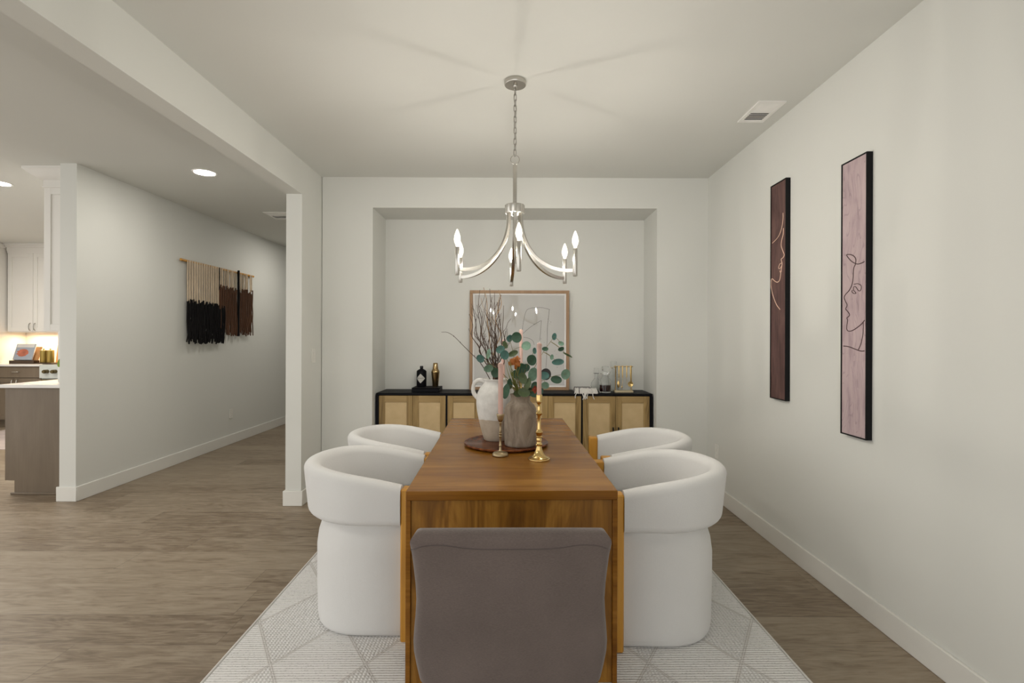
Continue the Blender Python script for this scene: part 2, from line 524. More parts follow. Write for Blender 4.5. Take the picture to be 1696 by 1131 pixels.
def thing(name, label, cat, loc=(0, 0, 0), rotz=0, group=None):
    o = bpy.data.objects.new(name, None)
    o.empty_display_size = .1
    C.objects.link(o)
    o.location = loc; o.rotation_euler = (0, 0, rotz)
    return tag(o, label, cat, group)


def dup(root, loc, rotz, label, group=None):
    r = root.copy(); C.objects.link(r); r.location = loc; r.rotation_euler = (0, 0, rotz); r['label'] = label
    if group: r['group'] = group
    for ch in list(root.children):
        c = ch.copy(); C.objects.link(c); c.parent = r
        for g in list(ch.children):
            d = g.copy(); C.objects.link(d); d.parent = c
    return r


def struct(name, boxes, mat, bev=0):
    bm = new()
    for b in boxes: box(bm, *b, bev=bev)
    return obj(name, bm, mat, kind='structure')


# ------------------------------------------------------------------ the setting
XR, XL, XH = 1.695, -1.685, -3.55          # right wall, left wall of the dining room, hall wall
YB, YN = 4.482, 4.93                        # back wall, back of the niche
ZC, ZS = 2.74, 2.474                        # ceiling, soffit of beam and niche
XC = -1.81                                  # hall side of the column
FRONT = -1.6                                # the room opens to daylight behind the camera
bm = new()
for z0, nm in ((-.1, 'floor'), (ZC, 'ceiling')):       # L-shaped: left side cut short and left open, shaped to admit more world light
    bm = new()
    layered(bm, [(-6.2, FRONT), (2.0, FRONT), (2.0, 9.8), (-9.2, 9.8), (-9.2, 4.2), (-6.2, 4.2)], [(0, z0), (0, z0 + .1)])
    obj(nm, bm, M[nm], kind='structure')
struct('wall_right', [(XR, XR + .12, FRONT, YN + .12, 0, ZC)], M['wall'])
NX0, NX1 = -1.238, 1.251
bm = new()                                  # back wall with its niche, one folded wall
box(bm, XC + .13, NX0, YB, YN + .1, 0, ZC); box(bm, NX1, XR, YB, YN + .1, 0, ZC)
box(bm, NX0, NX1, YB, YN + .1, ZS, ZC); box(bm, NX0, NX1, YN, YN + .1, 0, ZS)
obj('wall_back', bm, M['wall'], kind='structure')
struct('wall_left', [(XC, XL, 4.065, 9.5, 0, ZC)], M['wall'])
struct('trim_beam', [(XC, XL, FRONT, 4.065, ZS, ZC)], M['wall'])
struct('wall_hall', [(XH - .134, XH, 4.154, 9.5, 0, ZC)], M['wall'])
struct('wall_hall_end', [(XH, XC, 9.4, 9.5, 0, ZC)], M['wall'])
struct('wall_kitchen', [(-9.2, XH - .134, 8.1, 8.2, 0, ZC)], M['wall'])
struct('wall_kitchen_left', [(-7.82, -7.72, 6.2, 8.1, 0, ZC)], M['wall'])
BH, BT = .118, .015
struct('baseboard_right', [(XR - BT, XR, FRONT, YB, 0, BH)], M['trim'], .003)
struct('baseboard_back', [(XL, NX0, YB - BT, YB, 0, BH), (NX1, XR - BT, YB - BT, YB, 0, BH)], M['trim'], .003)
struct('baseboard_left', [(XC - BT, XL + BT, 4.065 - BT, 4.065, 0, BH), (XL, XL + BT, 4.065, YB - BT, 0, BH), (XC - BT, XC, 4.065, 9.4, 0, BH)], M['trim'], .003)
struct('baseboard_hall', [(XH - .134 - BT, XH + BT, 4.154 - BT, 4.154, 0, BH), (XH, XH + BT, 4.154, 9.4, 0, BH)], M['trim'], .003)
struct('trim_backsplash', [(-7.72, -5.2, 8.085, 8.1, .93, 1.40), (-7.72, -7.705, 7.0, 8.085, .93, 1.40)], M['tile'])


def plate(name, label, cat, loc, nx, kind):
    """wall plate on a wall whose outward normal is +x or -x"""
    t = thing(name, label, cat, loc)
    boxobj('cover_plate', (min(0, nx * .006), max(0, nx * .006), -.036, .036, -.058, .058), M['plate'], t, .002)
    if kind == 'outlet':
        for dz in (-.024, .024):
            boxobj('receptacle', (min(nx * .006, nx * .008), max(nx * .006, nx * .008), -.014, .014, dz - .014, dz + .014), M['trim'], t, .001)
    else:
        boxobj('rocker', (min(nx * .006, nx * .010), max(nx * .006, nx * .010), -.016, .016, -.033, .033), M['trim'], t, .001)
    return t


plate('wall_outlet', 'white electrical outlet low on the hallway wall above the baseboard', 'outlet', (XH, 6.43, .375), 1, 'outlet')
plate('wall_outlet', 'white electrical outlet on the right wall behind the far right chair', 'outlet', (XR, 4.26, .397), -1, 'outlet')
plate('light_switch', 'white light switch on the short wall beside the column', 'switch', (XL, 4.30, 1.18), 1, 'switch')


def ceiling_vent(label, x0, x1, y0, y1, duct):
    t = thing('ceiling_vent', label, 'vent', ((x0 + x1) / 2, (y0 + y1) / 2, ZC))
    hx, hy = (x1 - x0) / 2, (y1 - y0) / 2
    bm = new(); w = .022
    box(bm, -hx, hx, -hy, -hy + w, -.008, 0); box(bm, -hx, hx, hy - w, hy, -.008, 0)
    box(bm, -hx, -hx + w, -hy + w, hy - w, -.008, 0); box(bm, hx - w, hx, -hy + w, hy - w, -.008, 0)
    obj('frame', bm, M['vent'], t)
    boxobj('duct_opening', (-hx + w, hx - w, -hy + w, hy - w, -.0012, -.0002), M[duct], t)
    bm = new(); m = 12
    for k in range(m):
        y = -hy + w + (k + .5) * (2 * hy - 2 * w) / m
        d = .010 if k >= m / 2 else -.010
        vs = [bm.verts.new(p) for p in ((-hx + w, y - d, -.0075), (hx - w, y - d, -.0075), (hx - w, y + d, -.0018), (-hx + w, y + d, -.0018))]
        f = bm.faces.new(vs)
        g = bmesh.ops.extrude_face_region(bm, geom=[f])
        bmesh.ops.translate(bm, verts=[v for v in g['geom'] if isinstance(v, bmesh.types.BMVert)], vec=(0, 0, .0012))
    obj('louver', bm, M['vent'], t)
    return t


ceiling_vent('white ceiling vent above the right wall near the two narrow paintings', 1.441, 1.605, 3.02, 3.31, 'vent_dark')
ceiling_vent('white ceiling vent in the dim hallway ceiling behind the column', -2.815, -2.40, 5.73, 6.05, 'vent')


def downlight(label, x, y):
    t = thing('recessed_light', label, 'ceiling light', (x, y, ZC))
    bm = new(); lathe(bm, [(.078, -.001), (.080, -.005), (.094, -.006), (.097, -.002), (.097, 0)], n=40)
    obj('trim_ring', bm, M['vent'], t)
    bm = new(); lathe(bm, [(.0, -.0055), (.07, -.0055), (.078, -.002), (.078, -.001), (0, -.001)], n=40)
    obj('lens', bm, M['can'], t)
    return t


downlight('round lit recessed downlight in the ceiling in front of the hallway', -2.645, 4.37)
downlight('round lit recessed downlight in the kitchen ceiling cut by the left edge', -4.72, 4.69)

for x, y, where in ((-2.645, 7.2, 'farther down the hallway'), (-4.72, 1.9, 'above the open floor at the left, unseen and added for light'), (-2.9, 1.0, 'beside the beam at the left, unseen and added for light'), (-4.4, .5, 'in the middle of the open floor, unseen and added for light'), (-5.6, 5.2, 'over the kitchen aisle, unseen and added for light'), (-6.9, 5.5, 'by the kitchen runner, unseen and added for light'), (-6.5, 6.2, 'before the white kitchen wall cabinets, unseen and added for light'), (-6.6, 4.69, 'in the middle of the kitchen, unseen and added for light'), (-5.3, 6.9, 'by the kitchen range, unseen and added for light')):  # except the hallway one, these are unseen lights added to brighten the left
    downlight('round lit recessed downlight in the ceiling ' + where, x, y)

# ------------------------------------------------------------------ rug
rt = thing('area_rug', 'large ivory flatweave rug with a diamond pattern under the table', 'rug', (-.03, 2.70, 0), R(.8))
boxobj('woven_field', (-1.165, 1.165, -1.52, 1.52, 0, .011), M['rug'], rt, .004)
bm = new()
for x in (-1.172, 1.172): tube(bm, [(x, -1.525, .006), (x, 1.525, .006)], .006, 8)
for y in (-1.527, 1.527): tube(bm, [(-1.172, y, .006), (1.172, y, .006)], .006, 8)
obj('binding', bm, M['fringe'], rt)
RUGZ = .0115

# ------------------------------------------------------------------ dining table
TX, TY, TZ = -.0256, 2.835, .752
tt = thing('dining_table', 'long brown wooden dining table with solid panel ends on the ivory rug', 'table', (TX, TY, RUGZ), R(1.41))
hw, hl, top = .403, .89, TZ - RUGZ
boxobj('tabletop', (-hw, hw, -hl, hl, top - .036, top), M['table'], tt, .0022)
for y0, y1, s in ((-hl + .012, -hl + .045, -1), (hl - .045, hl - .012, 1)):
    e = boxobj('end_panel', (-hw + .018, hw - .018, y0, y1, .0, top - .036), M['table_end'], tt, .001)
    for sx in (-1, 1):
        xa, xb = sorted((sx * hw, sx * (hw - .018)))
        boxobj('edge_strip', (xa, xb, min(y0, y0 + s * .011), max(y1, y1 + s * .011), 0, top - .036), M['table'], e, .0012)
boxobj('stretcher', (-.03, .03, -hl + .045, hl - .045, top - .12, top - .036), M['table'], tt, .001)


# ------------------------------------------------------------------ barrel chairs (face +x)
def make_barrel(label):
    t = thing('barrel_chair', label, 'chair', group='white barrel chairs')
    W, th, fx, bx = .33, .076, .247, -.258
    Rm = W - th / 2
    cx = bx + th / 2 + Rm + .004
    path = []
    for k in range(7): path.append((fx + (cx - fx) * k / 7, -Rm))
    for k in range(37):
        a = -PI / 2 - PI * k / 36
        path.append((cx + Rm * math.cos(a) * (1.0), Rm * math.sin(a)))
    for k in range(1, 8): path.append((cx + (fx - cx) * k / 7, Rm))
    m = len(path); zb = .498; rings = []
    bm = new()
    L = [0.0]
    for p, q in zip(path, path[1:]): L.append(L[-1] + math.hypot(q[0] - p[0], q[1] - p[1]))
    for i, (x, y) in enumerate(path):
        a, b = path[max(0, i - 1)], path[min(m - 1, i + 1)]
        d = Vector((b[0] - a[0], b[1] - a[1])).normalized(); nx, ny = d.y, -d.x   # outward
        if nx * (x - cx) + ny * y < 0: nx, ny = -nx, -ny
        u = L[i] / L[-1]
        lift = math.sin(PI / 2 * min(1, min(u, 1 - u) / .37))
        zt = .674 + .066 * lift
        zbb = zb - .0 * lift
        rc = .034; hw_, ring = th / 2, []
        lean = .020 * lift ** 2
        for ccx, ccz, a0 in ((1, 1, 0), (-1, 1, 90), (-1, -1, 180), (1, -1, 270)):
            rr = rc if ccz > 0 else .034
            for q in range(6):
                ang = R(a0 + 90 * q / 5)
                ox = ccx * (hw_ - rr) + rr * math.cos(ang)
                oz = (zt - rr if ccz > 0 else zbb + rr) + rr * math.sin(ang)
                ox += lean * (oz - zb) / .2
                ring.append(bm.verts.new((x + nx * ox, y + ny * ox, oz)))
        rings.append(ring)
    nn = len(rings[0])
    for a, b in zip(rings, rings[1:]):
        for k in range(nn): bm.faces.new((a[k], a[(k + 1) % nn], b[(k + 1) % nn], b[k]))
    bm.faces.new(list(reversed(rings[0]))); bm.faces.new(rings[-1])
    obj('backrest', bm, M['white_fabric'], t, sharp=60)
    # upholstered drum base
    W2, cx2, back = .292, .080, -.200
    plan = []
    ex = 2.35
    for k in range(49):
        a = PI / 2 + PI * k / 48
        ca, sa = math.cos(a), math.sin(a)
        plan.append((cx2 + (cx2 - back) * math.copysign(abs(ca) ** (2 / ex), ca), W2 * math.copysign(abs(sa) ** (2 / ex), sa)))
    plan += [(fx + .03, -W2), (fx + .05, -W2 + .02), (fx + .05, W2 - .02), (fx + .03, W2)]
    bm = new()
    layered(bm, plan, [(.03, .0), (.012, .006), (.004, .02), (.0, .05), (-.004, .2), (-.004, .36), (.0, .39), (.004, .42), (.014, .452), (.032, .478), (.055, .492), (.085, .499)])
    obj('base', bm, M['white_fabric'], t, sharp=60)
    bm = new()
    W3 = Rm - th / 2 - .002
    plan = [(cx + W3 * math.cos(PI / 2 + PI * k / 36) * 1.0, W3 * math.sin(PI / 2 + PI * k / 36)) for k in range(37)]
    plan += [(fx + .03, -W3), (fx + .03, W3)]
    layered(bm, plan, [(.0, .44), (.0, .475), (.006, .488), (.02, .496), (.05, .50)])
    obj('seat_cushion', bm, M['white_fabric'], t, sharp=60)
    for s in (-1, 1):
        y0, y1 = sorted((s * (W - .006), s * (W - th + .004)))
        bm = new(); box(bm, fx, fx + .057, y0, y1, 0, .664, bev=.006)
        obj('front_leg', bm, M['arm_wood'], t)
    bm = new(); box(bm, fx, fx + .03, -W + th, W - th, .36, .43, bev=.004)
    obj('front_rail', bm, M['arm_wood'], t)
    return t


ch = make_barrel('white barrel chair on the left side of the table, nearer the grey chair')
ch.location = (-.736, 2.54, RUGZ)
dup(ch, (-.751, 3.222, RUGZ), R(-1.0), 'white barrel chair on the left side of the table, farther one near the sideboard')
dup(ch, (.723, 2.462, RUGZ), R(180 - 1.8), 'white barrel chair on the right side of the table, nearer the grey chair')
dup(ch, (.800, 3.135, RUGZ), R(180 - 1.5), 'white barrel chair on the right side of the table, farther one near the sideboard')

# ------------------------------------------------------------------ grey dining chair, seen from behind (faces +y)
t = thing('dining_chair', 'mauve grey upholstered dining chair seen from behind at the near table end', 'chair', (-.0055, 1.35, RUGZ + .0025), R(.8))
keys = [(.38, .250), (.42, .258), (.46, .2645), (.49, .2655), (.53, .262), (.57, .2575), (.615, .254), (.66, .2555), (.70, .259), (.74, .2630), (.765, .2645)]
keys += [(.780 + .0315 * math.sin(R(q)), .2648 - .034 * (1 - math.cos(R(q)))) for q in (0, 12, 24, 36, 48, 60, 72, 82, 89)]
bm = new(); rings = []
for z, w in keys:
    k = (z - .38) / .431
    y0 = -.02 * k + .035 * max(0, 1 - z / .62)
    th = .085 - .02 * k
    q = max(0, (z - .780) / .0315); hf = math.sqrt(max(0.0, 1 - q * q)) if q > 0 else 1
    off = (1 - hf) * th / 2; th *= hf
    ring = []
    m = 26
    for i in range(m + 1):
        u = -1 + 2 * i / m
        uu = math.copysign(1 - (1 - abs(u)) ** 1.6, u) if abs(u) < 1 else u
        cv = .030 - .024 * max(0, (z - .5) / .31); curve = cv * uu * uu
        tk = max(0, 1 - max(0, (z - .74) / .05)); edge = .022 * tk * max(0, (abs(uu) - .93) / .07) ** 2
        zz = z - max(0, (z - .77) / .042) * .003 * uu * uu
        ring.append(bm.verts.new((w * uu, y0 + off + curve + edge, zz)))
    for i in range(m, -1, -1):
        u = -1 + 2 * i / m
        uu = math.copysign(1 - (1 - abs(u)) ** 1.6, u) if abs(u) < 1 else u
        ring.append(bm.verts.new((w * uu * .985, y0 + off + th + cv * uu * uu - .02 * max(0, 1 - max(0, (z - .74) / .05)) * max(0, (abs(uu) - .93) / .07) ** 2, z - max(0, (z - .77) / .042) * .003 * uu * uu)))
    rings.append(ring)
nn = len(rings[0])
for a, b in zip(rings, rings[1:]):
    for k in range(nn): bm.faces.new((a[k], a[(k + 1) % nn], b[(k + 1) % nn], b[k]))
for i in range(26):
    bm.faces.new((rings[-1][i], rings[-1][i + 1], rings[-1][nn - 2 - i], rings[-1][nn - 1 - i]))
    bm.faces.new((rings[0][i], rings[0][nn - 1 - i], rings[0][nn - 2 - i], rings[0][i + 1]))
back = obj('backrest', bm, M['mauve_fabric'], t, sharp=70)
bm = new(); pts = []
for i in range(41):
    u = -1 + i / 20
    z = .768 + .010 * math.exp(-((abs(u) - .72) / .22) ** 2) - .012 * max(0, (abs(u) - .85) / .15) ** 2
    k = (z - .38) / .431
    pts.append((.2642 * u, -.02 * k + (.030 - .024 * max(0, (z - .5) / .31)) * u * u + .022 * max(0, 1 - max(0, (z - .74) / .05)) * max(0, (abs(u) - .93) / .07) ** 2 - .0002, z))
tube(bm, pts, .0016, 6)
obj('piping', bm, M['mauve_seam'], back)
bm = new()
plan = []
for k in range(48):
    a = 2 * PI * k / 48
    ca, sa = math.cos(a), math.sin(a)
    plan.append((.262 * math.copysign(abs(ca) ** .45, ca), .285 + .245 * math.copysign(abs(sa) ** .45, sa)))
layered(bm, plan, [(.012, .375), (.0, .39), (.0, .44), (.008, .462), (.03, .474), (.07, .478)])
obj('seat', bm, M['mauve_fabric'], t, sharp=60)
for sx in (-1, 1):
    for y in (.09, .48):
        bm = new()
        sweep(bm, [Vector((sx * .235, y + (-.03 if y < .2 else .0), 0)), Vector((sx * .225, y, .38))], (1, 0, 0), .036, .036)
        obj('leg', bm, M['dark_leg'], t)

# ------------------------------------------------------------------ sideboard in the niche
SBX0, SBX1, SBY0, SBY1, SBZ = -1.228, 1.240, 4.565, 4.925, .843
sb = thing('sideboard', 'long black sideboard with oak and rattan doors in the wall niche', 'sideboard', ((SBX0 + SBX1) / 2, SBY0, 0))
W2 = (SBX1 - SBX0) / 2; D = SBY1 - SBY0
bm = new()
box(bm, -W2, W2, 0, D, SBZ - .021, SBZ, bev=.004)
obj('top', bm, M['black'], sb)
bm = new()
box(bm, -W2, -W2 + .026, 0, D, .13, SBZ - .021); box(bm, W2 - .026, W2, 0, D, .13, SBZ - .021)
box(bm, -W2 + .026, W2 - .026, 0, D, .13, .152); box(bm, -W2 + .026, W2 - .026, D - .01, D, .152, SBZ - .021)
for k in (-1, 0, 1):
    x = k * (2 * W2 - .052) / 4
    box(bm, x - .009, x + .009, .002, D - .01, .152, SBZ - .021)
obj('carcass', bm, M['black'], sb)
for sx in (-W2 + .05, 0, W2 - .05):
    for y in (.04, D - .04):
        boxobj('leg', (sx - .015, sx + .015, y - .015, y + .015, 0, .13), M['black_metal'], sb, .002)
dw = (2 * W2 - .052) / 8
for k in range(8):
    x0 = -W2 + .026 + k * dw + (.006 if k % 2 == 0 and k else .0015); x1 = -W2 + .026 + (k + 1) * dw - (.006 if k % 2 == 1 and k < 7 else .0015)
    z0, z1, st = .155, SBZ - .024, .052
    bm = new()
    box(bm, x0 + .001, x1 - .001, .020, .022, z0 + .001, z1 - .001); box(bm, x0, x0 + st, .002, .020, z0, z1, bev=.001); box(bm, x1 - st, x1, .002, .020, z0, z1, bev=.001)
    d = obj('door', bm, M['oak'], sb)
    boxobj('top_rail', (x0 + st, x1 - st, .002, .020, z1 - .058, z1), M['oak_cross'], d, .001)
    boxobj('bottom_rail', (x0 + st, x1 - st, .002, .020, z0, z0 + .058), M['oak_cross'], d, .001)
    boxobj('rattan_panel', (x0 + st, x1 - st, .010, .016, z0 + .058, z1 - .058), M['rattan'], d)
    hx = x1 - .022 if k % 2 == 0 else x0 + .022
    boxobj('handle', (hx - .005, hx + .005, -.018, .002, .47, .545), M['black_metal'], d, .002)

# framed print leaning in the niche
ft = thing('framed_print', 'square oak-framed grey abstract line print under glass leaning on the sideboard', 'picture', (.053, 4.862, SBZ))
ft.rotation_euler = (-math.atan2(.030, .948), 0, 0)
hw, hh, w = .475, .950, .029
bm = new()
box(bm, -hw, hw, 0, .03, 0, w, bev=.002); box(bm, -hw, hw, 0, .03, hh - w, hh, bev=.002)
box(bm, -hw, -hw + w, 0, .03, w, hh - w, bev=.002); box(bm, hw - w, hw, 0, .03, w, hh - w, bev=.002)
obj('frame', bm, M['frame_oak'], ft)
bm = new(); i0, i1 = w, w + .014
box(bm, -hw + w, hw - w, .012, .02, w, w + .014); box(bm, -hw + w, hw - w, .012, .02, hh - w - .014, hh - w)
box(bm, -hw + w, -hw + w + .014, .012, .02, w + .014, hh - w - .014); box(bm, hw - w - .014, hw - w, .012, .02, w + .014, hh - w - .014)
obj('mat_border', bm, M['mat_board'], ft)
boxobj('print', (-hw + w + .014, hw - w - .014, .014, .02, w + .014, hh - w - .014), M['print'], ft)


def art_pt(x, y): return Vector(((x - 537.5) * .000965, .0135, (1046 - y) * .000965))


bm = new()
for pl in ([(568, 470), (573, 400), (590, 310), (604, 268), (625, 245), (680, 231), (760, 231), (832, 248), (833, 262), (825, 340), (816, 420), (812, 560), (806, 740), (800, 830)],
           [(570, 490), (610, 455), (650, 422), (690, 395), (752, 360), (753, 380), (748, 470), (740, 560)],
           [(580, 525), (630, 535), (670, 560), (684, 600)]):
    tube(bm, spline([art_pt(*p) for p in pl], 5), .0013, 6)
for (x, y), r in zip(((848, 372), (836, 362), (840, 392), (852, 376), (752, 540), (783, 576), (888, 660), (905, 690), (912, 820), (930, 745), (880, 742), (786, 470), (896, 648), (684, 396), (820, 344)), (2.4, 1.6, 2, 1.4, 2.6, 2, 2.2, 1.8, 3, 2, 1.6, 1.2, 1.6, 2.2, 2.2)):
    c = art_pt(x, y)
    vs = [bm.verts.new(c + Vector((math.cos(2 * PI * k / 10) * r * .001, 0, math.sin(2 * PI * k / 10) * r * .001))) for k in range(10)]
    bm.faces.new(vs)
c = art_pt(800, 890)
bm.faces.new([bm.verts.new(c + Vector((math.cos(2 * PI * k / 28) * .050, 0, math.sin(2 * PI * k / 28) * .056))) for k in range(28)])
obj('ink_drawing', bm, M['ink'], ft)


# ------------------------------------------------------------------ two tall narrow paintings on the right wall
def tall_art(label, y0, y1, z0, z1, mat, lines, ink, conv):
    t = thing('wall_painting', label, 'painting', (XR, (y0 + y1) / 2, z0))
    hy, h, d, w = (y1 - y0) / 2, z1 - z0, .029, .006
    bm = new()
    box(bm, -d, 0, -hy, hy, 0, w); box(bm, -d, 0, -hy, hy, h - w, h); box(bm, -d, 0, -hy, -hy + w, w, h - w); box(bm, -d, 0, hy - w, hy, w, h - w)
    obj('frame', bm, M['black_frame'], t)
    boxobj('canvas', (-d + .004, -.004, -hy + w, hy - w, w, h - w), mat, t)
    bm = new()
    for pl, r in lines:
        pts = []
        for q in pl:
            yy, zz = conv(*q)
            pts.append((-d + .0035, yy - (y0 + y1) / 2, zz - z0))
        tube(bm, spline(pts, 6), r, 6)
    obj('line_drawing', bm, ink, t)


XA = XR - .029


def on_right(px, py):
    u, v = px - PX, py - PY
    u, v = u + ROLL * v, v - ROLL * u
    Y = XA * F / u
    return Y, EYE - v * Y / F


def ca(x, y): return on_right(1380 + x / 5.655, 400 + y / 5.655)
def cb(x, y): return on_right(1260 + x / 5.655, 330 + y / 5.655)


tall_art('tall narrow black-framed pink painting with brown line-drawn profile, nearer one on right wall', 2.42, 2.61, .855, 2.222, M['blush'],
         [([(286, 187), (262, 200), (225, 210), (190, 200), (155, 175), (120, 128), (150, 121), (185, 135), (205, 165), (202, 210), (185, 255), (180, 340), (170, 400), (145, 455), (110, 495), (97, 525), (108, 560), (122, 585), (122, 605), (111, 632), (130, 655), (146, 682), (140, 700), (122, 715), (128, 740), (120, 810), (135, 838), (175, 832), (225, 800), (262, 768), (287, 737)], .0022),
          ([(275, 755), (276, 810), (270, 880), (250, 965), (226, 1018)], .0018),
          ([(92, 978), (140, 985), (226, 1018), (260, 1026), (286, 1024)], .0024),
          ([(187, 400), (225, 395), (255, 415), (250, 455), (230, 460), (205, 425), (186, 425), (185, 455), (207, 482), (185, 486), (168, 468), (176, 455)], .0018)],
         M['brown_ink'], ca)
tall_art('tall narrow black-framed maroon painting with pale line-drawn profile, farther one on right wall', 3.141, 3.33, .953, 2.325, M['maroon'],
         [([(204, 128), (204, 180), (195, 250), (175, 320), (145, 370), (104, 411)], .0022),
          ([(208, 270), (205, 330), (190, 390), (188, 440), (205, 490), (215, 520), (205, 545), (188, 560), (190, 580), (195, 600), (190, 640), (184, 680), (180, 720), (170, 760), (150, 776), (125, 765), (105, 745), (95, 755), (92, 800), (100, 860), (120, 930), (145, 990), (176, 1033)], .0026),
          ([(190, 598), (175, 605), (162, 640), (172, 650), (190, 625)], .0024), ([(172, 668), (178, 682), (190, 672)], .0024)],
         M['cream_ink'], cb)
# ------------------------------------------------------------------ chandelier
cx, cy = .003, 2.80
TH0 = R(3.2)
cd = thing('chandelier', 'brushed nickel six-arm candle chandelier hanging over the dining table', 'chandelier', (cx, cy, ZC))
bm = new(); lathe(bm, [(.058, 0), (.0595, -.004), (.0595, -.022), (.057, -.0255), (0, -.0255)], n=48)
cn = obj('canopy', bm, M['nickel'], cd)
bm = new(); lathe(bm, [(.012, -.0255), (.012, -.032), (.007, -.038), (0, -.039)], n=20)
tube(bm, [(.007 * math.cos(a), 0, -.042 + .007 * math.sin(a)) for a in [2 * PI * k / 14 for k in range(14)]], .0017, 6, closed=True)
obj('canopy_loop', bm, M['nickel'], cn)
bm = new()
nl = 12; z0, z1 = -.0455, -.408
for k in range(nl):
    zc = z0 + (z1 - z0) * (k + .5) / nl; h = abs(z1 - z0) / nl / 2 + .0035; w = .0072
    pts = []
    for q in range(16):
        a = 2 * PI * q / 16
        x = w * math.cos(a); z = (h - w) * (1 if math.sin(a) > 1e-6 else -1 if math.sin(a) < -1e-6 else 0) + w * math.sin(a)
        ang = R(25) if k % 2 else R(115)
        pts.append((x * math.cos(ang), x * math.sin(ang), zc + z))
    tube(bm, pts, .0021, 6, closed=True)
tube(bm, spline([(.006 * math.cos(k * .9), .006 * math.sin(k * .9), -.03 - k * .0205) for k in range(20)], 3), .0012, 5)
obj('chain', bm, M['chain_metal'], cd)
bm = new()
tube(bm, [(.024 * math.cos(a), .004 * math.sin(a), -.431 + .026 * math.sin(a)) for a in [2 * PI * k / 32 for k in range(32)]], .0023, 8, closed=True)
obj('ring', bm, M['nickel'], cd)
bm = new(); lathe(bm, [(0, -.452), (.006, -.456), (.0108, -.466), (.0108, -.664), (.013, -.666), (.013, -.680), (0, -.680)], n=24)
obj('rod', bm, M['nickel'], cd)
bm = new(); lathe(bm, [(0, -.678), (.049, -.678), (.051, -.680), (.051, -.722), (.049, -.726), (.012, -.726), (.012, -.74), (0, -.742)], n=48)
for k in range(12): lathe(bm, [(0, -.6795), (.0085, -.6795), (.0085, -.7245), (0, -.7245)], .046 * math.cos(TH0 + PI * k / 6), .046 * math.sin(TH0 + PI * k / 6), 12)
obj('hub', bm, M['nickel'], cd)
TH = R(3.2)
for k in range(6):
    a = R(30 + 60 * k) + TH
    dx, dy = math.cos(a), math.sin(a)
    pts = [(.0375, -.715), (.0375, -.735)]
    for q in range(25):
        t = PI / 2 * q / 24
        pts.append((.330 - .2925 * math.cos(t), -.750 - .306 * math.sin(t)))
    pts.append((.340, -1.056))
    bm = new(); sweep(bm, [Vector((r * dx, r * dy, z)) for r, z in pts], (-dy, dx, 0), .017, .017)
    arm = obj('arm', bm, M['nickel'], cd)
    X, Y = .350 * dx, .350 * dy
    bm = new(); lathe(bm, [(0, -1.087), (.0105, -1.087), (.0118, -1.085), (.0118, -.945), (.0105, -.943), (0, -.943)], X, Y, 24)
    obj('candle_sleeve', bm, M['nickel'], arm)
    bm = new(); lathe(bm, [(0, -.943), (.0065, -.942), (.008, -.934), (.0145, -.918), (.0172, -.905), (.0150, -.888), (.0090, -.868), (.0036, -.855), (0, -.851)], X, Y, 14)
    obj('bulb', bm, M['bulb'], arm, sharp=90)
    bm = new(); lathe(bm, [(0, -.921), (.0028, -.920), (.0028, -.886), (0, -.885)], X, Y, 6)
    obj('filament', bm, M['filament'], arm, sharp=90)

# ------------------------------------------------------------------ things on the dining table
TT = TZ + .0005
t = thing('tray', 'round polished brown resin tray in the middle of the dining table', 'tray', (-.040, 2.800, TT))
bm = new(); lathe(bm, [(0, 0), (.205, 0), (.222, .004), (.229, .010), (.229, .015), (.226, .0175), (.220, .0165), (.214, .013), (0, .012)], n=72)
obj('dish', bm, M['tray'], t)
TR = TT + .0128

pc = thing('pitcher', 'tall two-tone white and beige ceramic pitcher with one handle on the tray', 'pitcher', (-.098, 2.875, TR))
bm = new()
prof = [(0, 0), (.064, 0), (.068, .004), (.076, .03), (.087, .07), (.098, .115), (.107, .16), (.1115, .20), (.111, .23), (.105, .26), (.092, .288), (.076, .308), (.067, .318), (.065, .326), (.068, .333), (.072, .337), (.071, .341), (.066, .340), (.060, .332), (.059, .318), (.068, .30), (.095, .25), (.10, .2), (.085, .08), (.06, .015), (0, .012)]
lathe(bm, prof, n=56)
obj('body', bm, M['pitcher'], pc)
bm = new()
hp = spline([(-.062, .004, .322), (-.085, .004, .331), (-.108, .004, .328), (-.125, .004, .308), (-.130, .004, .280), (-.124, .004, .255), (-.108, .004, .236), (-.098, .004, .228)], 6)
tube(bm, hp, [.0105 + .0035 * abs(1 - 2 * i / (len(hp) - 1)) for i in range(len(hp))], 14)
obj('handle', bm, M['pitcher'], pc)

vs = thing('vase', 'grey brown washed clay vase holding eucalyptus on the tray', 'vase', (.036, 2.725, TR + .0006))
bm = new()
lathe(bm, [(0, 0), (.078, 0), (.0815, .003), (.0835, .012), (.0855, .08), (.0855, .17), (.083, .196), (.075, .212), (.062, .224), (.0535, .233), (.0515, .248), (.053, .262), (.0555, .268), (.054, .271), (.048, .268), (.046, .25), (.05, .23), (.07, .205), (.078, .18), (.078, .02), (0, .012)], n=56)
obj('body', bm, M['stone_vase'], vs)


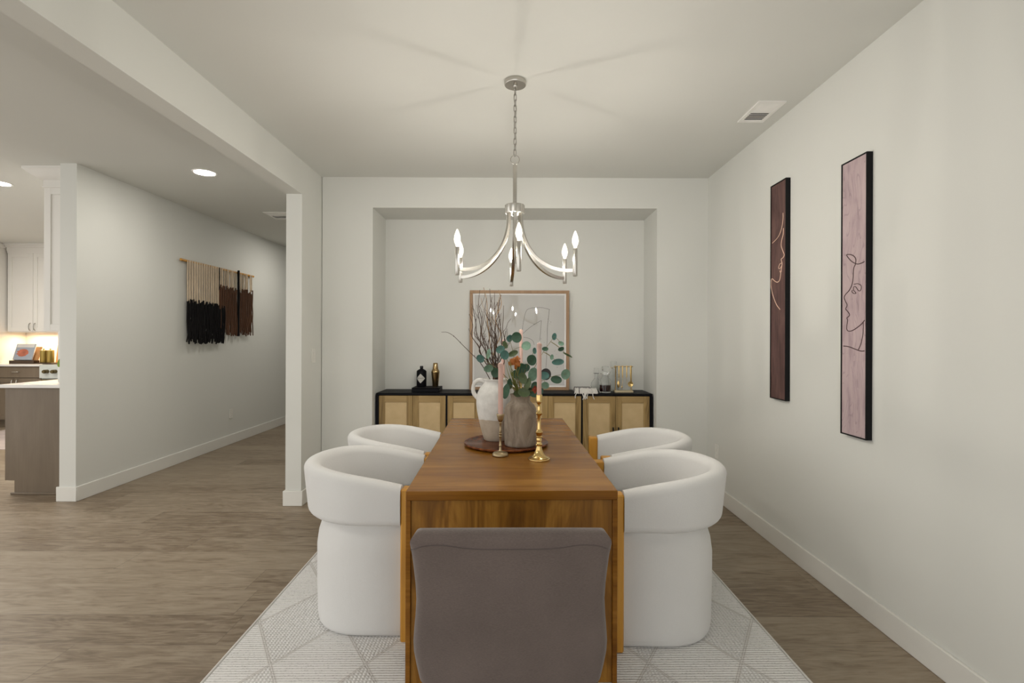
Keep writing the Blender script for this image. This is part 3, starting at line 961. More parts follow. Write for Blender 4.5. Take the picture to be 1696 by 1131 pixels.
def candle(label, x, y, z0, z1, r):
    c = thing('taper_candle', label, 'candle', (x, y, z0))
    h = z1 - z0
    bm = new(); lathe(bm, [(0, -.0), (r * .95, 0), (r, .004), (r * .97, h - .012), (r * .92, h - .004), (r * .6, h - .001), (r * .3, h - .003), (0, h - .004)], n=20)
    for k in range(9):
        a = k * 2.399; L = .006 + .014 * ((k * 7) % 5) / 5
        lathe(bm, [(0, h - .006), (.0022, h - .008), (.0026, h - .008 - L), (0, h - .012 - L)], r * .93 * math.cos(a), r * .93 * math.sin(a), 6)
    obj('wax', bm, M['candle'], c)
    bm = new(); tube(bm, [(0, 0, h - .006), (.0005, 0, h + .003), (.002, 0, h + .008)], .0009, 6)
    obj('wick', bm, M['fringe'], c)


def stick(label, x, y, prof, mat):
    c = thing('candlestick', label, 'candlestick', (x, y, TT))
    k = next(i for i, p in enumerate(prof) if p[1] > .035)
    bm = new(); lathe(bm, prof[:k + 1] + [(0, prof[k][1])], n=40)
    obj('foot', bm, mat, c)
    top = len(prof) - 6
    bm = new(); lathe(bm, [(0, prof[k][1])] + prof[k:top] + [(0, prof[top - 1][1])], n=28)
    obj('stem', bm, mat, c)
    bm = new(); lathe(bm, [(0, prof[top - 1][1])] + prof[top - 1:], n=28)
    obj('cup', bm, mat, c)


old = [(0, 0), (.0385, 0), (.040, .003), (.0395, .010), (.034, .017), (.020, .021), (.009, .025), (.0065, .032), (.0055, .045), (.0075, .050), (.0055, .055), (.005, .09), (.0085, .096), (.0055, .102), (.0085, .108), (.005, .114), (.0065, .122), (.0048, .135), (.005, .156), (.0075, .162), (.0055, .166), (.0095, .170), (.0155, .181), (.0175, .192), (.0200, .202), (.0195, .207), (.0135, .207), (.0130, .196), (0, .195)]
bras = [(0, 0), (.0525, 0), (.0535, .003), (.0525, .006), (.047, .008), (.047, .011), (.040, .014), (.029, .021), (.0215, .033), (.0165, .047), (.013, .059), (.0115, .064), (.0155, .068), (.0165, .073), (.0125, .078), (.0115, .086), (.0145, .096), (.0115, .104), (.017, .109), (.0115, .114), (.0165, .126), (.0185, .131), (.0130, .137), (.0085, .146), (.008, .180), (.0085, .208), (.0125, .214), (.0175, .221), (.0125, .228), (.008, .234), (.0085, .262), (.011, .270), (.0145, .275), (.0150, .280), (.0150, .309), (.0140, .311), (.0118, .311), (.0115, .296), (0, .295)]
stick('aged brass candlestick with small round foot in front of the tray, the shorter one', -.0645, 2.526, old, M['old_brass'])
stick('tall polished brass candlestick with turned stem right of the tray', .1225, 2.453, bras, M['brass'])
candle('pale pink taper candle in the shorter aged brass candlestick', -.0640, 2.526, TT + .1955, 1.213, .0125)
candle('pale pink taper candle in the tall polished brass candlestick', .1225, 2.453, TT + .2955, 1.312, .0110)
tall = [(r * .9, z * 1.15) for r, z in bras]
mid = [(r, z * 1.25) for r, z in old]
Q = P(862.3, 700, 3.16); q2 = P(833.0, 700, 3.16)
stick('brass candlestick mostly hidden behind the grey brown vase', Q.x, 3.16, tall, M['brass'])
stick('aged brass candlestick mostly hidden behind the white pitcher', q2.x, 3.16, mid, M['old_brass'])
candle('pale pink taper candle rising behind the eucalyptus, the farther taller one', Q.x, 3.16, TT + .2955 * 1.15, 1.389, .0105)
candle('pale pink taper candle rising behind the willow twigs and pitcher', q2.x, 3.16, TT + .1955 * 1.25, 1.325, .0115)

# ------------------------------------------------------------------ willow twigs in the pitcher
random.seed(11)
PB = Vector((-.098, 2.875, 1.02))
tops = [(777, 520, 2.84), (783, 488, 2.88), (790, 505, 2.9), (795, 480, 2.86), (801, 476, 2.90), (806, 494, 2.84), (811, 478, 2.87), (815, 492, 2.92), (819, 484, 2.86), (823, 500, 2.9), (826, 480, 2.84), (830, 488, 2.88), (834, 506, 2.9), (798, 515, 2.82), (809, 520, 2.93), (828, 520, 2.83), (788, 540, 2.93), (838, 548, 2.87)]


def twig(label, pts, r0, r1, mat, group=None, side=0, buds=True):
    t = thing('willow_twig', label, 'twig', pts[0], group=group)
    o = Vector(pts[0])
    sp = spline([Vector(p) - o for p in pts], 5)
    m = len(sp)
    bm = new(); tube(bm, sp, [r0 + (r1 - r0) * i / (m - 1) for i in range(m)], 6)
    for s in range(side):
        i = int(m * random.uniform(.45, .85)); b = sp[i]; d = (sp[i] - sp[i - 1]).normalized()
        d2 = (d + Vector((random.uniform(-.9, .9), random.uniform(-.4, .4), 0))).normalized(); L = random.uniform(.03, .09)
        q = [b, b + d2 * L * .5 + Vector((random.uniform(-.006, .006), 0, .004)), b + d2 * L * .8 + Vector((0, 0, .018)), b + d2 * L + Vector((random.uniform(-.01, .01), 0, .03))]
        tube(bm, spline(q, 3), r1 * .75, 5)
    obj('stem', bm, mat, t)
    if buds:
        bm = new()
        for i in range(6, m - 2, 4):
            if random.random() < .6:
                c = sp[i] + Vector((random.uniform(-.003, .003), 0, 0))
                lathe(bm, [(0, -.004), (.0022, -.001), (.0016, .003), (0, .006)], 0, 0, 5)
                vv = bm.verts[:]; bm.verts.ensure_lookup_table()
                for v in bm.verts[-12:]: v.co += c
        obj('buds', bm, M['twig'], t)


for i, (px, py, Y) in enumerate(tops):
    base = PB + Vector((random.uniform(-.03, .03), random.uniform(-.03, .03), random.uniform(-.05, 0)))
    neck = Vector((-.098 + (base.x + .098) * .5 + random.uniform(-.018, .018), 2.875 + random.uniform(-.02, .02), 1.108))
    tp = P(px, py, Y)
    pts = [base, neck]
    for k in range(1, 6):
        f = k / 6
        p = neck.lerp(tp, f) + Vector(((tp.x - neck.x) * .22 * math.sin(PI * f) + random.uniform(-.018, .018), random.uniform(-.014, .014), 0))
        pts.append(p)
    pts += [tp]
    twig('slender dark willow twig standing in the white pitcher', pts, .0042, .0015, M['twig_light'] if i in (4, 10) else M['twig'], 'willow twigs in the white pitcher', 3)
twig('long single willow twig arching far to the left of the pitcher', [PB + Vector((.02, 0, 0)), P(818, 640, 2.875), P(806, 618, 2.87), P(795, 600, 2.86), P(778, 583, 2.85), P(765, 570, 2.84), P(752, 557, 2.83), P(741, 550.5, 2.82), P(731, 550, 2.82)], .003, .0011, M['twig'], None, 0)

# ------------------------------------------------------------------ eucalyptus, blades and flowers in the vase
VM = Vector((.036, 2.725, TR))


def Z7(x, y): return 770 + x / 5.95, 470 + y / 5.95


def leaf(bm, c, rx, ry, ang, tiltx, tilty, mi, cup=.18):
    """round cupped leaf facing the viewer's side, rolled by ang"""
    n, rings = 18, 4
    Rm = Matrix.Rotation(tilty, 3, 'Z') @ Matrix.Rotation(tiltx, 3, 'X')
    ce = bm.verts.new(c + Rm @ Vector((0, 0, 0))); prev = None
    for q in range(1, rings + 1):
        f = q / rings; ring = []
        for k in range(n):
            a = 2 * PI * k / n
            lx, lz = rx * f * math.cos(a), ry * f * math.sin(a) * (1 + .06 * math.cos(a))
            x = lx * math.cos(ang) - lz * math.sin(ang); z = lx * math.sin(ang) + lz * math.cos(ang)
            y = -cup * rx * f * f + .10 * rx * abs(lx / max(rx, 1e-6)) * (1 - f * .3) + .02 * rx * math.sin(3 * a) * f
            ring.append(bm.verts.new(c + Rm @ Vector((x, y, z))))
        if prev is None:
            for k in range(n):
                fc = bm.faces.new((ce, ring[k], ring[(k + 1) % n])); fc.material_index = mi
        else:
            for k in range(n):
                fc = bm.faces.new((prev[k], ring[k], ring[(k + 1) % n], prev[(k + 1) % n])); fc.material_index = mi
        prev = ring


LM = [M['leaf_dark'], M['leaf_teal'], M['leaf_pale'], M['leaf_olive']]
DK, TE, PA, OL = 0, 1, 2, 3


def sprig(label, leaves, stemcol='stem', via=None):
    t = thing('eucalyptus_sprig', label, 'eucalyptus', VM + Vector((0, 0, .1)))
    o = t.location.copy()
    base = Vector((random.uniform(-.02, .02), random.uniform(-.02, .02), -.05))
    mouth = Vector((random.uniform(-.025, .025), random.uniform(-.02, .02), .172))
    bm = new(); bl = new()
    cs = []
    for (x, y, rx, ry, ang, mi, Y) in leaves:
        px, py = Z7(x, y)
        c = P(px, py, Y) - o
        s = Y / F / 5.95
        cs.append(c)
        leaf(bl, c, rx * s, ry * s, R(-ang), R(random.uniform(-25, 25)), R(random.uniform(-28, 28)), mi)
    far = max(cs, key=lambda c: (c - mouth).length)
    mids = [mouth.lerp(far, f) + Vector((0, random.uniform(-.006, .006), .025 * math.sin(PI * f))) for f in (.33, .66)]
    main = spline([base, mouth] + mids + [far], 6)
    tube(bm, main, [.0026 - .0015 * i / (len(main) - 1) for i in range(len(main))], 6)
    for c in cs:
        if c is far: continue
        near = min(main[8:], key=lambda p: (p - c).length)
        if (near - c).length > .006:
            tube(bm, spline([near, near.lerp(c, .5) + Vector((0, .004, .004)), c + Vector((0, .002, 0))], 4), .0011, 5)
    obj('stem', bm, M[stemcol], t)
    obj('leaves', bl, LM, t, sharp=80)


sprig('eucalyptus sprig with large dark round leaf at the top centre of the bouquet', [(440, 537, 30, 38, 10, TE, 2.76), (511, 527, 54, 54, 0, DK, 2.72), (604, 612, 47, 46, 0, PA, 2.71), (395, 600, 26, 40, -20, OL, 2.80)])
sprig('eucalyptus sprig with blue-green round leaves hanging left over the pitcher', [(155, 735, 46, 42, 5, TE, 2.70), (230, 832, 49, 40, -8, PA, 2.68), (300, 872, 46, 54, 20, DK, 2.69), (232, 690, 20, 52, 12, PA, 2.78)])
sprig('eucalyptus sprig with overlapping teal leaves left of the orange flower', [(348, 648, 48, 38, -30, TE, 2.72), (390, 702, 46, 47, 0, TE, 2.69), (470, 690, 60, 28, -25, OL, 2.73)])
sprig('eucalyptus sprig reaching lower right past the brass candlestick', [(780, 905, 58, 40, 0, TE, 2.69), (900, 945, 56, 38, 8, DK, 2.66), (992, 890, 44, 54, 15, PA, 2.66), (792, 1000, 42, 36, -12, PA, 2.65)])
sprig('eucalyptus sprig with small sparse leaves at the upper right of the bouquet', [(880, 520, 24, 36, 12, TE, 2.74), (790, 642, 32, 22, 0, DK, 2.72), (948, 588, 32, 22, 20, PA, 2.76), (946, 641, 32, 25, -15, DK, 2.72), (915, 772, 62, 32, -6, TE, 2.70), (1012, 702, 54, 9, 28, OL, 2.72), (857, 722, 18, 28, 10, PA, 2.71)])
sprig('eucalyptus sprig with broad dark leaves behind the tall candle', [(655, 752, 54, 54, 20, DK, 2.74), (668, 890, 48, 68, 10, PA, 2.71), (686, 660, 20, 32, 0, TE, 2.78), (600, 830, 45, 42, 0, DK, 2.78)])
sprig('eucalyptus sprig of crowded olive leaves over the front of the vase mouth', [(572, 930, 46, 58, -18, OL, 2.65), (620, 985, 34, 60, 12, OL, 2.64), (582, 1072, 62, 46, 10, OL, 2.64), (500, 895, 45, 45, 0, DK, 2.70), (690, 1010, 40, 46, 0, DK, 2.67)])
sprig('eucalyptus sprig drooping down the left side of the vase', [(405, 1060, 36, 80, 8, DK, 2.66), (440, 985, 30, 55, -10, DK, 2.68), (520, 1080, 44, 36, 15, OL, 2.66)])
sprig('eucalyptus sprig filling the right edge of the vase mouth', [(690, 1085, 50, 34, -8, DK, 2.65), (740, 1060, 34, 40, 20, TE, 2.68), (560, 840, 50, 60, 0, DK, 2.76), (640, 1060, 40, 45, 0, DK, 2.68)])

t = thing('grass_spray', 'yellow green narrow blades rising left of the orange flower', 'grass', VM + Vector((0, 0, .1)))
o = t.location.copy(); bm = new()
for (x, y) in ((405, 800), (425, 780), (440, 740), (470, 830), (520, 790), (558, 770), (385, 900), (455, 780), (480, 860)):
    b = Vector((random.uniform(-.02, .0), random.uniform(-.03, 0), .17))
    px, py = Z7(x, y); tp = P(px, py, 2.67 + random.uniform(-.02, .02)) - o
    mdl = b.lerp(tp, .5) + Vector((-.012, -.01, .01))
    sp = spline([b + Vector((0, 0, -.12)), b, mdl, tp], 6); m = len(sp)
    tube(bm, sp, [.0042 * (1 - (i / m)) + .0006 for i in range(m)], 5)
obj('blades', bm, M['grass'], t)

t = thing('orange_flower', 'dried rust orange flower with curled petals in the middle of the bouquet', 'flower', VM + Vector((0, 0, .1)))
o = t.location.copy()
px, py = Z7(500, 770); fc = P(px, py, 2.69) - o
bm = new(); tube(bm, spline([Vector((0, 0, -.05)), Vector((.0, 0, .17)), fc.lerp(Vector((0, 0, .17)), .4), fc], 6), .0026, 6)
obj('stem', bm, M['stem'], t)
bm = new()
for k in range(30):
    a = 2 * PI * k / 30 * 2.0 + random.uniform(-.25, .25); L = random.uniform(.020, .046) * (1.25 if math.sin(a) < 0 or math.cos(a) > .2 else .9)
    d = Vector((math.cos(a) * .8, random.uniform(-.8, .2), math.sin(a) * 1.05)).normalized()
    sd = d.cross(Vector((random.uniform(-.4, .4), 1, 0))).normalized(); nn_ = sd.cross(d); prev = None; w = random.uniform(.006, .012); cl = random.uniform(.6, 1.6)
    for q in range(9):
        f = q / 8; th_ = cl * 2.2 * f
        c = fc + d * (L * math.sin(th_) / (cl * 2.2) * 1.2 if cl > .05 else L * f) + nn_ * (L * (1 - math.cos(th_)) / (cl * 2.2)) + Vector((random.uniform(-.001, .001), 0, random.uniform(-.001, .001)))
        wq = w * math.sin(PI * (.12 + .82 * f)); tw = nn_ * (.004 * math.sin(7 * f + k))
        ring = [bm.verts.new(c - sd * wq - tw), bm.verts.new(c + tw * .5), bm.verts.new(c + sd * wq - tw)]
        if prev:
            bm.faces.new((prev[0], prev[1], ring[1], ring[0])); bm.faces.new((prev[1], prev[2], ring[2], ring[1]))
        prev = ring
obj('petals', bm, M['orange'], t, sharp=80)

t = thing('red_flower', 'small dusty red flower bud low on the right of the vase mouth', 'flower', VM + Vector((0, 0, .1)))
o = t.location.copy()
px, py = Z7(690, 1040); fc = P(px, py, 2.635) - o
bm = new(); tube(bm, spline([Vector((.02, 0, -.05)), Vector((.028, -.015, .165)), fc + Vector((-.004, .006, -.006))], 6), .002, 6)
obj('stem', bm, M['stem'], t)
bm = new()
for k in range(9):
    a = 2 * PI * k / 9; c = fc + Vector((.006 * math.cos(a), -.004, .012 * math.sin(a)))
    leaf(bm, c, .005, .010, R(90) - a, R(20), R(20 * math.cos(a)), 0, .5)
obj('petals', bm, M['red'], t, sharp=80)

# ------------------------------------------------------------------ things on the sideboard
ST = SBZ + .0004
t = thing('black_box', 'low flat black box on the sideboard under the dark bottle and shaker', 'box', (-.801, 4.755, ST))
boxobj('body', (-.125, .125, -.105, .105, 0, .030), M['black'], t, .003)
boxobj('lid', (-.127, .127, -.107, .107, .0305, .038), M['black'], t, .003)
BT2 = ST + .0384

bt = thing('gin_bottle', 'squat black apothecary bottle with pale diamond label on the black box', 'bottle', (-.861, 4.785, BT2))
bm = new(); lathe(bm, [(0, 0), (.043, 0), (.0455, .003), (.0455, .138), (.044, .145), (.036, .153), (.022, .160), (.0145, .164), (.0135, .170), (.0135, .172), (0, .172)], n=40)
obj('body', bm, M['black'], bt)
bm = new(); lathe(bm, [(0, .172), (.0150, .172), (.0155, .174), (.0150, .190), (.014, .1915), (0, .1915)], n=28)
obj('cap', bm, M['black_metal'], bt)
LA = R(-90 - 3 + 9)


def on_cyl(x, z, r): return Vector((r * math.cos(LA + x / r), r * math.sin(LA + x / r), z))


bm = new(); g = 14
grid = {}
for i in range(g + 1):
    for j in range(g + 1):
        u, v = -1 + 2 * i / g, -1 + 2 * j / g
        x, z = (u + v) / 2 * .044, (v - u) / 2 * .044
        grid[i, j] = bm.verts.new(on_cyl(x - .006, .0775 + z, .0459))
for i in range(g):
    for j in range(g): bm.faces.new((grid[i, j], grid[i + 1, j], grid[i + 1, j + 1], grid[i, j + 1]))
lb = obj('paper_label', bm, M['label'], bt)
tc = bpy.data.curves.new('lettering', 'FONT'); tc.body = "HENDRICK'S"; tc.size = .0125; tc.align_x = 'CENTER'; tc.align_y = 'CENTER'
to = bpy.data.objects.new('lettering', tc); C.objects.link(to)
bpy.context.view_layer.update()
me = bpy.data.meshes.new_from_object(to.evaluated_get(bpy.context.evaluated_depsgraph_get()))
bpy.data.objects.remove(to)
for v in me.vertices: v.co = on_cyl(v.co.x - .006, .0785 + v.co.y, .0462)
me.materials.clear(); me.materials.append(M['ink'])
o = bpy.data.objects.new('lettering', me); C.objects.link(o); o.parent = lb

t = thing('cocktail_shaker', 'antique gold cocktail shaker standing on the black box', 'shaker', (-.7315, 4.785, BT2))
bm = new(); lathe(bm, [(0, 0), (.025, 0), (.0265, .003), (.0385, .132), (.0395, .136), (.0385, .139), (0, .139)], n=36)
obj('tumbler', bm, M['bronze'], t)
bm = new(); lathe(bm, [(0, .139), (.037, .139), (.036, .146), (.027, .163), (.0255, .168), (0, .168)], n=36)
obj('strainer_top', bm, M['bronze'], t)
bm = new(); lathe(bm, [(0, .168), (.0262, .168), (.0262, .171), (.0205, .218), (.019, .2205), (0, .2205)], n=36)
obj('cap', bm, M['bronze'], t)

t = thing('tea_towel', 'folded grey towel with white fringe hanging over the sideboard front edge', 'towel', (.635, 4.565, ST))
bm = new(); box(bm, -.08, .085, .03, .24, 0, .014, bev=.004); box(bm, -.075, .080, .035, .235, .0145, .028, bev=.004); box(bm, -.07, .078, .04, .23, .0285, .042, bev=.004)
obj('folded_cloth', bm, M['towel'], t)
bm = new(); random.seed(5)
for k in range(34):
    x = -.088 + .20 * k / 33 + random.uniform(-.004, .004); L = random.choice((.0, .0, .0, .0, .004)) + random.uniform(0, .006)
    if k in (1, 12, 13, 15, 16, 18, 26): L += random.uniform(.02, .045)
    pts = [(x * .9, .05, .040 + random.uniform(-.004, .006)), (x * .95, .025, .030 + random.uniform(0, .008)), (x, .005, .008 + random.uniform(0, .004)), (x + random.uniform(-.006, .006), -.005, .001)]
    if L > .01: pts += [(x + random.uniform(-.008, .008), -.0065, -.008 - L * .5), (x + random.uniform(-.012, .012), -.007, -.012 - L)]
    tube(bm, spline(pts, 4), random.uniform(.0030, .0048), 6)
obj('fringe', bm, M['fringe'], t)


def decanter(label, x, y, prof, stop, ring=None, liquid=None):
    t = thing('decanter', label, 'decanter', (x, y, ST))
    bm = new(); lathe(bm, prof, n=40); obj('bottle', bm, M['glass'], t)
    bm = new(); lathe(bm, stop, n=28); obj('stopper', bm, M['glass'], t)
    if ring:
        bm = new(); tube(bm, [(ring[0] * math.cos(2 * PI * k / 28), ring[0] * math.sin(2 * PI * k / 28), ring[1]) for k in range(28)], .0022, 6, closed=True)
        obj('neck_ring', bm, M[ring[2]], t)
    if liquid:
        bm = new(); lathe(bm, liquid, n=40); obj('liquor', bm, M['whisky'], t)


decanter('clear glass decanter half filled with dark amber liquor on the sideboard', .834, 4.672, [(0, 0), (.052, 0), (.0545, .004), (.0545, .090), (.052, .108), (.042, .128), (.030, .145), (.026, .155), (.030, .162), (.027, .163), (.024, .155), (.028, .143), (.040, .125), (.049, .106), (.0515, .088), (.0515, .012), (0, .010)],
         [(0, .156), (.0225, .156), (.0235, .163), (.042, .168), (.044, .174), (.034, .182), (.026, .192), (.030, .215), (.031, .232), (.026, .238), (0, .238)], None, [(0, .0105), (.051, .0125), (.0513, .070), (0, .070)])
decanter('clear round globe decanter behind the amber decanter, left of the others', .777, 4.815, [(0, 0), (.022, 0), (.036, .010), (.047, .028), (.051, .050), (.048, .073), (.037, .094), (.022, .110), (.016, .122), (.015, .150), (.021, .160), (.019, .161), (.013, .15), (.014, .122), (.020, .108), (.035, .091), (.0455, .072), (.0485, .05), (.044, .03), (.034, .013), (0, .004)],
         [(0, .150), (.0128, .150), (.0135, .162), (.023, .168), (.025, .190), (.020, .212), (0, .218)], (.0255, .166, 'black_metal'))
decanter('clear tall glass decanter behind the brass bar tool stand', .942, 4.835, [(0, 0), (.042, 0), (.0445, .004), (.0445, .13), (.040, .155), (.025, .182), (.018, .196), (.018, .212), (.026, .216), (.023, .217), (.016, .212), (.016, .196), (.023, .18), (.038, .153), (.042, .13), (.042, .010), (0, .008)],
         [(0, .205), (.0155, .205), (.016, .218), (.028, .226), (.030, .270), (.027, .278), (0, .280)], (.0275, .2185, 'brass'))

sx0, sx1, sy = .921, 1.089, 4.690
bs = thing('bar_tool_stand', 'brass bar tool stand with pale base at the right end of the sideboard', 'tool stand', ((sx0 + sx1) / 2, sy, ST))
h = (sx1 - sx0) / 2
boxobj('base', (-h, h, -.035, .035, 0, .018), plain('champagne_base', (.50, .42, .27), .35), bs, .002)
for s in (-1, 1):
    bm = new(); lathe(bm, [(0, .018), (.0045, .018), (.0045, .235), (.006, .238), (.0045, .244), (0, .245)], s * (h - .012), 0, 14)
    obj('post', bm, M['brass'], bs)
bm = new(); tube(bm, [(-h - .004, 0, .236), (h + .004, 0, .236)], .004, 10); obj('crossbar', bm, M['brass'], bs)
for k, (x, kind, lab) in enumerate(((.962, 'jigger', 'gold bar tool with dark oval end hanging nearest the left post of the stand'), (.9955, 'spoon', 'slender twisted gold bar spoon hanging second on the stand'), (1.0325, 'fork', 'slim gold bar tool with thin prong hanging third on the stand'), (1.0675, 'strainer', 'gold strainer with round disc end hanging nearest the right post of the stand'))):
    t = thing('bar_tool', lab, 'bar tool', (x, sy - .0115, ST))
    bm = new(); lathe(bm, [(0, .246), (.005, .244), (.0058, .235), (.0048, .15), (.0040, .135), (0, .134)], 0, 0, 12)
    obj('handle', bm, M['brass'], t)
    bm = new()
    if kind == 'jigger':
        tube(bm, [(0, 0, .136), (-.002, 0, .10)], .0022, 8); lathe(bm, [(0, .045), (.008, .047), (.0125, .06), (.0125, .085), (.008, .102), (0, .104)], -.004, 0, 16, 1, .5)
    elif kind == 'spoon':
        tube(bm, spline([(0, 0, .136), (.003, 0, .11), (-.002, 0, .085), (-.005, 0, .062)], 5), .0019, 8); lathe(bm, [(0, .034), (.0045, .040), (.0055, .052), (.002, .064), (0, .065)], -.006, 0, 12, 1, .5)
    elif kind == 'fork':
        tube(bm, spline([(0, 0, .136), (.0, 0, .11), (.001, 0, .08), (.002, 0, .068)], 5), .0017, 8)
    else:
        tube(bm, [(0, 0, .136), (0, 0, .098)], .0025, 8)
        for r, yy in ((.025, 0),):
            cc = Vector((0, 0, .076)); n_ = 26
            a = [bm.verts.new(cc + Vector((r * math.cos(2 * PI * q / n_), -.002, r * math.sin(2 * PI * q / n_)))) for q in range(n_)]
            b = [bm.verts.new(cc + Vector((r * math.cos(2 * PI * q / n_), .003, r * math.sin(2 * PI * q / n_)))) for q in range(n_)]
            c = [bm.verts.new(cc + Vector((.016 * math.cos(2 * PI * q / n_), .003, .016 * math.sin(2 * PI * q / n_)))) for q in range(n_)]
            bm.faces.new(list(reversed(b)))
            for q in range(n_):
                w = (q + 1) % n_
                bm.faces.new((a[q], a[w], b[w], b[q])); 
            in_ = [bm.verts.new(cc + Vector((.021 * math.cos(2 * PI * q / n_), -.002, .021 * math.sin(2 * PI * q / n_)))) for q in range(n_)]
            for q in range(n_): bm.faces.new((a[q], in_[q], in_[(q + 1) % n_], a[(q + 1) % n_]))
            dish = [bm.verts.new(cc + Vector((.014 * math.cos(2 * PI * q / n_), .0015, .014 * math.sin(2 * PI * q / n_)))) for q in range(n_)]
            for q in range(n_): bm.faces.new((in_[q], dish[q], dish[(q + 1) % n_], in_[(q + 1) % n_]))
            bm.faces.new(dish)
    obj('working_end', bm, M['brass'], t)

# ------------------------------------------------------------------ yarn wall hanging in the hallway
wh = thing('yarn_wall_hanging', 'cream, rust and black yarn wall hanging on a rod on the hallway wall', 'wall hanging', (XH, 6.165, 1.28))
random.seed(3)
RZ = 2.157 - 1.28
bm = new(); tube(bm, [(.028, -.755, RZ), (.028, .755, RZ)], .013, 12)
for y in (-.5, .5): tube(bm, [(0, y, RZ + .006), (.028, y, RZ + .006)], .006, 8)
obj('rod', bm, M['arm_wood'], wh)
crm, tan, rst, blk = new(), new(), new(), new()


def cord(bm, yy, za, zb, x0, wob, r=.0062):
    n_ = 6; yo = yy - 6.165
    pts = [(x0 + random.uniform(0, wob) * .4, yo + random.uniform(-wob, wob) * (k / n_), za + (zb - za) * k / n_ - 1.28) for k in range(n_ + 1)]
    tube(bm, pts, [r * random.uniform(.9, 1.15) for _ in pts], 6)


for k in range(40):                         # left block: cream above black
    yy = 5.505 + (6.075 - 5.505) * k / 39
    zs = 1.71 + random.uniform(-.03, .03) - .01 * k / 39
    cord(tan if k % 3 == 1 else crm, yy, 2.165, zs, .030 if k % 3 == 1 else .040, .004, .0055 if k % 3 == 1 else .0062)
for k in range(70):
    yy = 5.50 + (6.19 - 5.50) * k / 69
    zs = 1.72 + random.uniform(-.035, .03) - (.03 if yy > 6.06 else 0)
    cord(blk, yy, zs, 1.30 + random.uniform(-.045, .025), .040 + (k % 3) * .007, .016, .0068)
for k in range(54):                         # right block: cream above rust
    yy = 6.08 + (6.85 - 6.08) * k / 53
    if abs(yy - 6.50) < .022: continue
    zs = 1.915 + random.uniform(-.03, .03)
    if random.random() < (.85 if yy < 6.42 else .6): cord(tan if k % 3 == 1 else crm, yy, 2.165, zs, .030 if k % 3 == 1 else .040, .004, .0060)
    cord(rst, yy, zs + .02, 1.385 + random.uniform(-.035, .02), .036 + (k % 3) * .007, .014, .0064)
cord(blk, 6.50, 2.185, 1.35, .052, .004, .013)
cord(blk, 6.085, 2.165, 1.90, .046, .003, .006)
obj('cream_yarn', crm, M['cord_cream'], wh); obj('tan_yarn', tan, M['cord_tan'], wh); obj('rust_yarn', rst, M['cord_rust'], wh); obj('black_yarn', blk, M['cord_black'], wh)

t = thing('hall_picture', 'thin dark picture frame edge far down the hallway wall by the column', 'picture', (XH, 8.28, 1.33))
bm = new(); fy, fz = .30, .115
box(bm, 0, .03, -fy, -fy + .02, -fz, fz); box(bm, 0, .03, fy - .02, fy, -fz, fz); box(bm, 0, .03, -fy + .02, fy - .02, fz - .02, fz); box(bm, 0, .03, -fy + .02, fy - .02, -fz, -fz + .02)
obj('frame', bm, M['black_frame'], t); boxobj('print', (.002, .015, -fy + .02, fy - .02, -fz + .02, fz - .02), M['mat_board'], t)

# ------------------------------------------------------------------ kitchen seen past the hallway wall
KZ = .93; KX = XH - .134
def shaker(bm, axis, a0, a1, z0, z1, f, st=.06, th=.02, d=-1):
    """shaker front: frame plus recessed panel, on plane y=f (axis 'x') facing -y"""
    box(bm, a0, a0 + st, f - th, f, z0, z1, bev=.001); box(bm, a1 - st, a1, f - th, f, z0, z1, bev=.001)
    box(bm, a0 + st, a1 - st, f - th, f, z0, z0 + st, bev=.001); box(bm, a0 + st, a1 - st, f - th, f, z1 - st, z1, bev=.001)
    box(bm, a0 + st, a1 - st, f - th * .45, f, z0 + st, z1 - st)


def pull(parent, x, y, z, vertical=True, w=.10, mat='nickel', name='handle'):
    bm = new(); h = w / 2
    p = [(0, 0, -h), (0, -.022, -h * .75), (0, -.03, 0), (0, -.022, h * .75), (0, 0, h)]
    if not vertical: p = [(q[2], q[1], 0) for q in p]
    tube(bm, spline([(x + a, y + b, z + c) for a, b, c in p], 5), .0055, 8)
    obj(name, bm, M[mat], parent)


pn = thing('base_cabinet', 'taupe wood kitchen base cabinet end beside the hallway wall', 'cabinet', (KX, 4.33, 0))
bm = new()
pl_ = [(-.615, .118), (-.535, .118), (-.535, 0), (-.004, 0), (-.004, KZ - .03), (-.615, KZ - .03)]
fa = [bm.verts.new((x, 0, z)) for x, z in pl_]; fb = [bm.verts.new((x, .0199, z)) for x, z in pl_]
bm.faces.new(fa); bm.faces.new(list(reversed(fb)))
for k in range(6): bm.faces.new((fa[k], fa[(k + 1) % 6], fb[(k + 1) % 6], fb[k]))
obj('end_panel', bm, M['kitchen_wood'], pn)
boxobj('carcass', (-.60, -.004, .02, 2.5, .118, KZ - .03), M['kitchen_wood'], pn)
boxobj('toe_kick', (-.53, -.004, .021, 2.5, 0, .117), M['kitchen_wood'], pn)
boxobj('shoe_moulding', (-.56, -.018, -.014, 0, 0, .018), M['kitchen_wood'], pn, .004)
for k in range(4):
    bm = new(); y0 = .025 + k * .62
    box(bm, -.618, -.60, y0, y0 + .61, .13, KZ - .04, bev=.002)
    obj('door', bm, M['kitchen_wood'], pn)
tag(boxobj('countertop', (KX - .642, KX - .003, 4.305, 6.85, KZ - .029, KZ), M['quartz'], None, .003), 'white quartz countertop on the taupe cabinet end beside the hallway wall', 'countertop')

